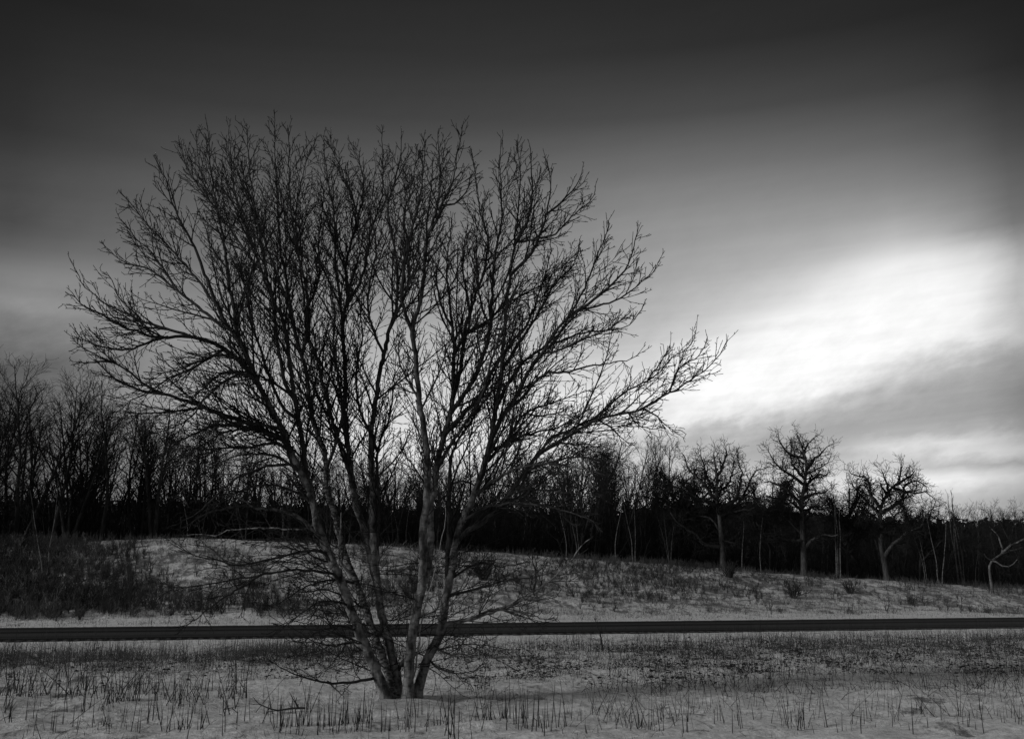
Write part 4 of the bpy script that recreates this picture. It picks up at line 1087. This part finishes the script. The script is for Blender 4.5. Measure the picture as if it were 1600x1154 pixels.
# sparse leaning stalks across the right field
def d_sp(px, y, v, x): return sstep(850, 1000, px) * .5 * (.5 + nz2(x, y, .6, 1)) * (1 - .5 * sstep(12.5, 11, y))
P0 = area_points(3600, 0, 0, 10.5, 26, d_sp, 37)
build_blades('leaning_stalks', P0, (.10, .46), .5, (.0026, .005), STRAW_D, 'sparse leaning stalks spread over the right side of the field', 'stalks', 6, droop=.15)
P0 = area_points(300, 0, 0, 10, 20, lambda px, y, v, x: .4 + nz2(x, y, 1.1, 12), 44)
build_blades('snapped_stalks', P0, (.08, .24), 1.5, (.0025, .005), STRAW_D, 'snapped dark stalks lying low on the near snow', 'stalks', 14, droop=.35)
# short grass tips over the near snow and the verges
def d_all(px, y, v, x): return .35 + .9 * nz2(x, y, .8, 6)
P0 = area_points(26000, 0, 0, 10, 29.3, d_all, 38)
build_blades('grass_tips', P0, (.03, .12), 1.0, (.0016, .003), STRAW, 'short grass tips just breaking through the snow of the field', 'grass', 7)
P0 = area_points(5200, 0, 0, 40, 44.5, lambda px, y, v, x: .15 + .8 * nz2(x, y, .7, 2) + .5 * sstep(42, 44, v), 39)
build_blades('verge_grass', P0, (.05, .22), .6, (.004, .008), STRAW_D, 'short dry grass on the snowy verge beyond the road', 'grass', 8)
P0 = area_points(26000, 0, 0, 43.5, 57.5, lambda px, y, v, x: (.25 + .9 * nz2(x, y, .45, 2) + .35 * nz2(x, y, 1.6, 3)) , 40)
build_blades('bank_grass', P0, (.10, .42), .5, (.004, .010), PGRASS, 'dry grass tufts poking through the snow over the whole bank', 'grass', 9)

# ------------------------------------------------------------------ separate small things in front
def twiggy(name, label, cat, pts, D, r0, seed, mt=TWIG, twig_len=.25, sp=.12, dd=0.0, sit=False):
    rng = random.Random(seed)
    q = [unp(px, py, D + dd * i / max(1, len(pts) - 1)) for i, (px, py) in enumerate(pts)]
    b = q[0].copy()
    if sit:
        q = [Vector((a.x, a.y, ground(a.x, a.y) + .03 + max(0, h))) for a, h in zip(q, sit)]; b = q[0].copy()
    sm = catmull(q, .06); T = Tubes(); n = len(sm)
    rr = [r0 * (1 - .75 * i / (n - 1)) + .0015 for i in range(n)]
    T.add([p - b for p in sm], rr, 6)
    P = dict(MP); P['len'] = [None, lambda t, L, r: .3 * L * r.uniform(.5, 1), lambda t, L, r: r.uniform(.01, .03), None]
    acc = 0; nxt = sp; phi = 0
    for i in range(n - 1):
        acc += (sm[i + 1] - sm[i]).length
        if acc > nxt:
            nxt += sp * rng.uniform(.6, 1.4); phi += 2.4
            d = rot_dir((sm[i + 1] - sm[i]).normalized(), rad(rng.uniform(35, 65)), phi); d.z = abs(d.z)
            sprout(T, sm[i] - b, d, twig_len * rng.uniform(.4, 1.2), max(.003, rr[i] * .5), 2, rng, P)
    o = T.build(name, mt, None); o.location = b
    return tag(o, label, cat)
twiggy('fallen_branch', 'forked fallen branch lying on the snow left of the stems', 'branch', [(476,1115),(455,1114),(432,1120),(415,1112),(402,1103),(396,1092)], 12.6, .012, 1, sit=[.01, .03, .02, .04, .08, .14], dd=.2, twig_len=.16)
twiggy('fallen_branch', 'small upright forked twig stuck in the snow left of the tree base', 'branch', [(467,1110),(462,1098),(456,1088),(452,1080)], 12.9, .007, 2, twig_len=.12, sp=.08)
twiggy('fallen_branch', 'dark knobbly branch piece in the stalks at left front', 'branch', [(362,1128),(352,1118),(349,1108),(362,1105),(370,1112),(378,1120)], 12.6, .008, 3, twig_len=.12)
twiggy('weed_plant', 'tall dark weed stalks with seed heads at the near road edge, right of the tree', 'plant', [(942,1016),(940,1003),(938,990),(933,978),(930,966)], 21.0, .02, 4, mt=STRAW_D, twig_len=.22, sp=.07)
twiggy('weed_plant', 'thin tall lone weed stalk in the snow at front right of the tree', 'plant', [(837,1150),(838,1135),(840,1115),(842,1092)], 11.2, .005, 5, mt=STRAW_D, twig_len=.06, sp=.2)
twiggy('weed_plant', 'thin tall dark seedling standing left of the low branch', 'plant', [(384,1090),(385,1065),(388,1045),(392,1020)], 14.2, .006, 6, mt=STRAW_D, twig_len=.1, sp=.15)
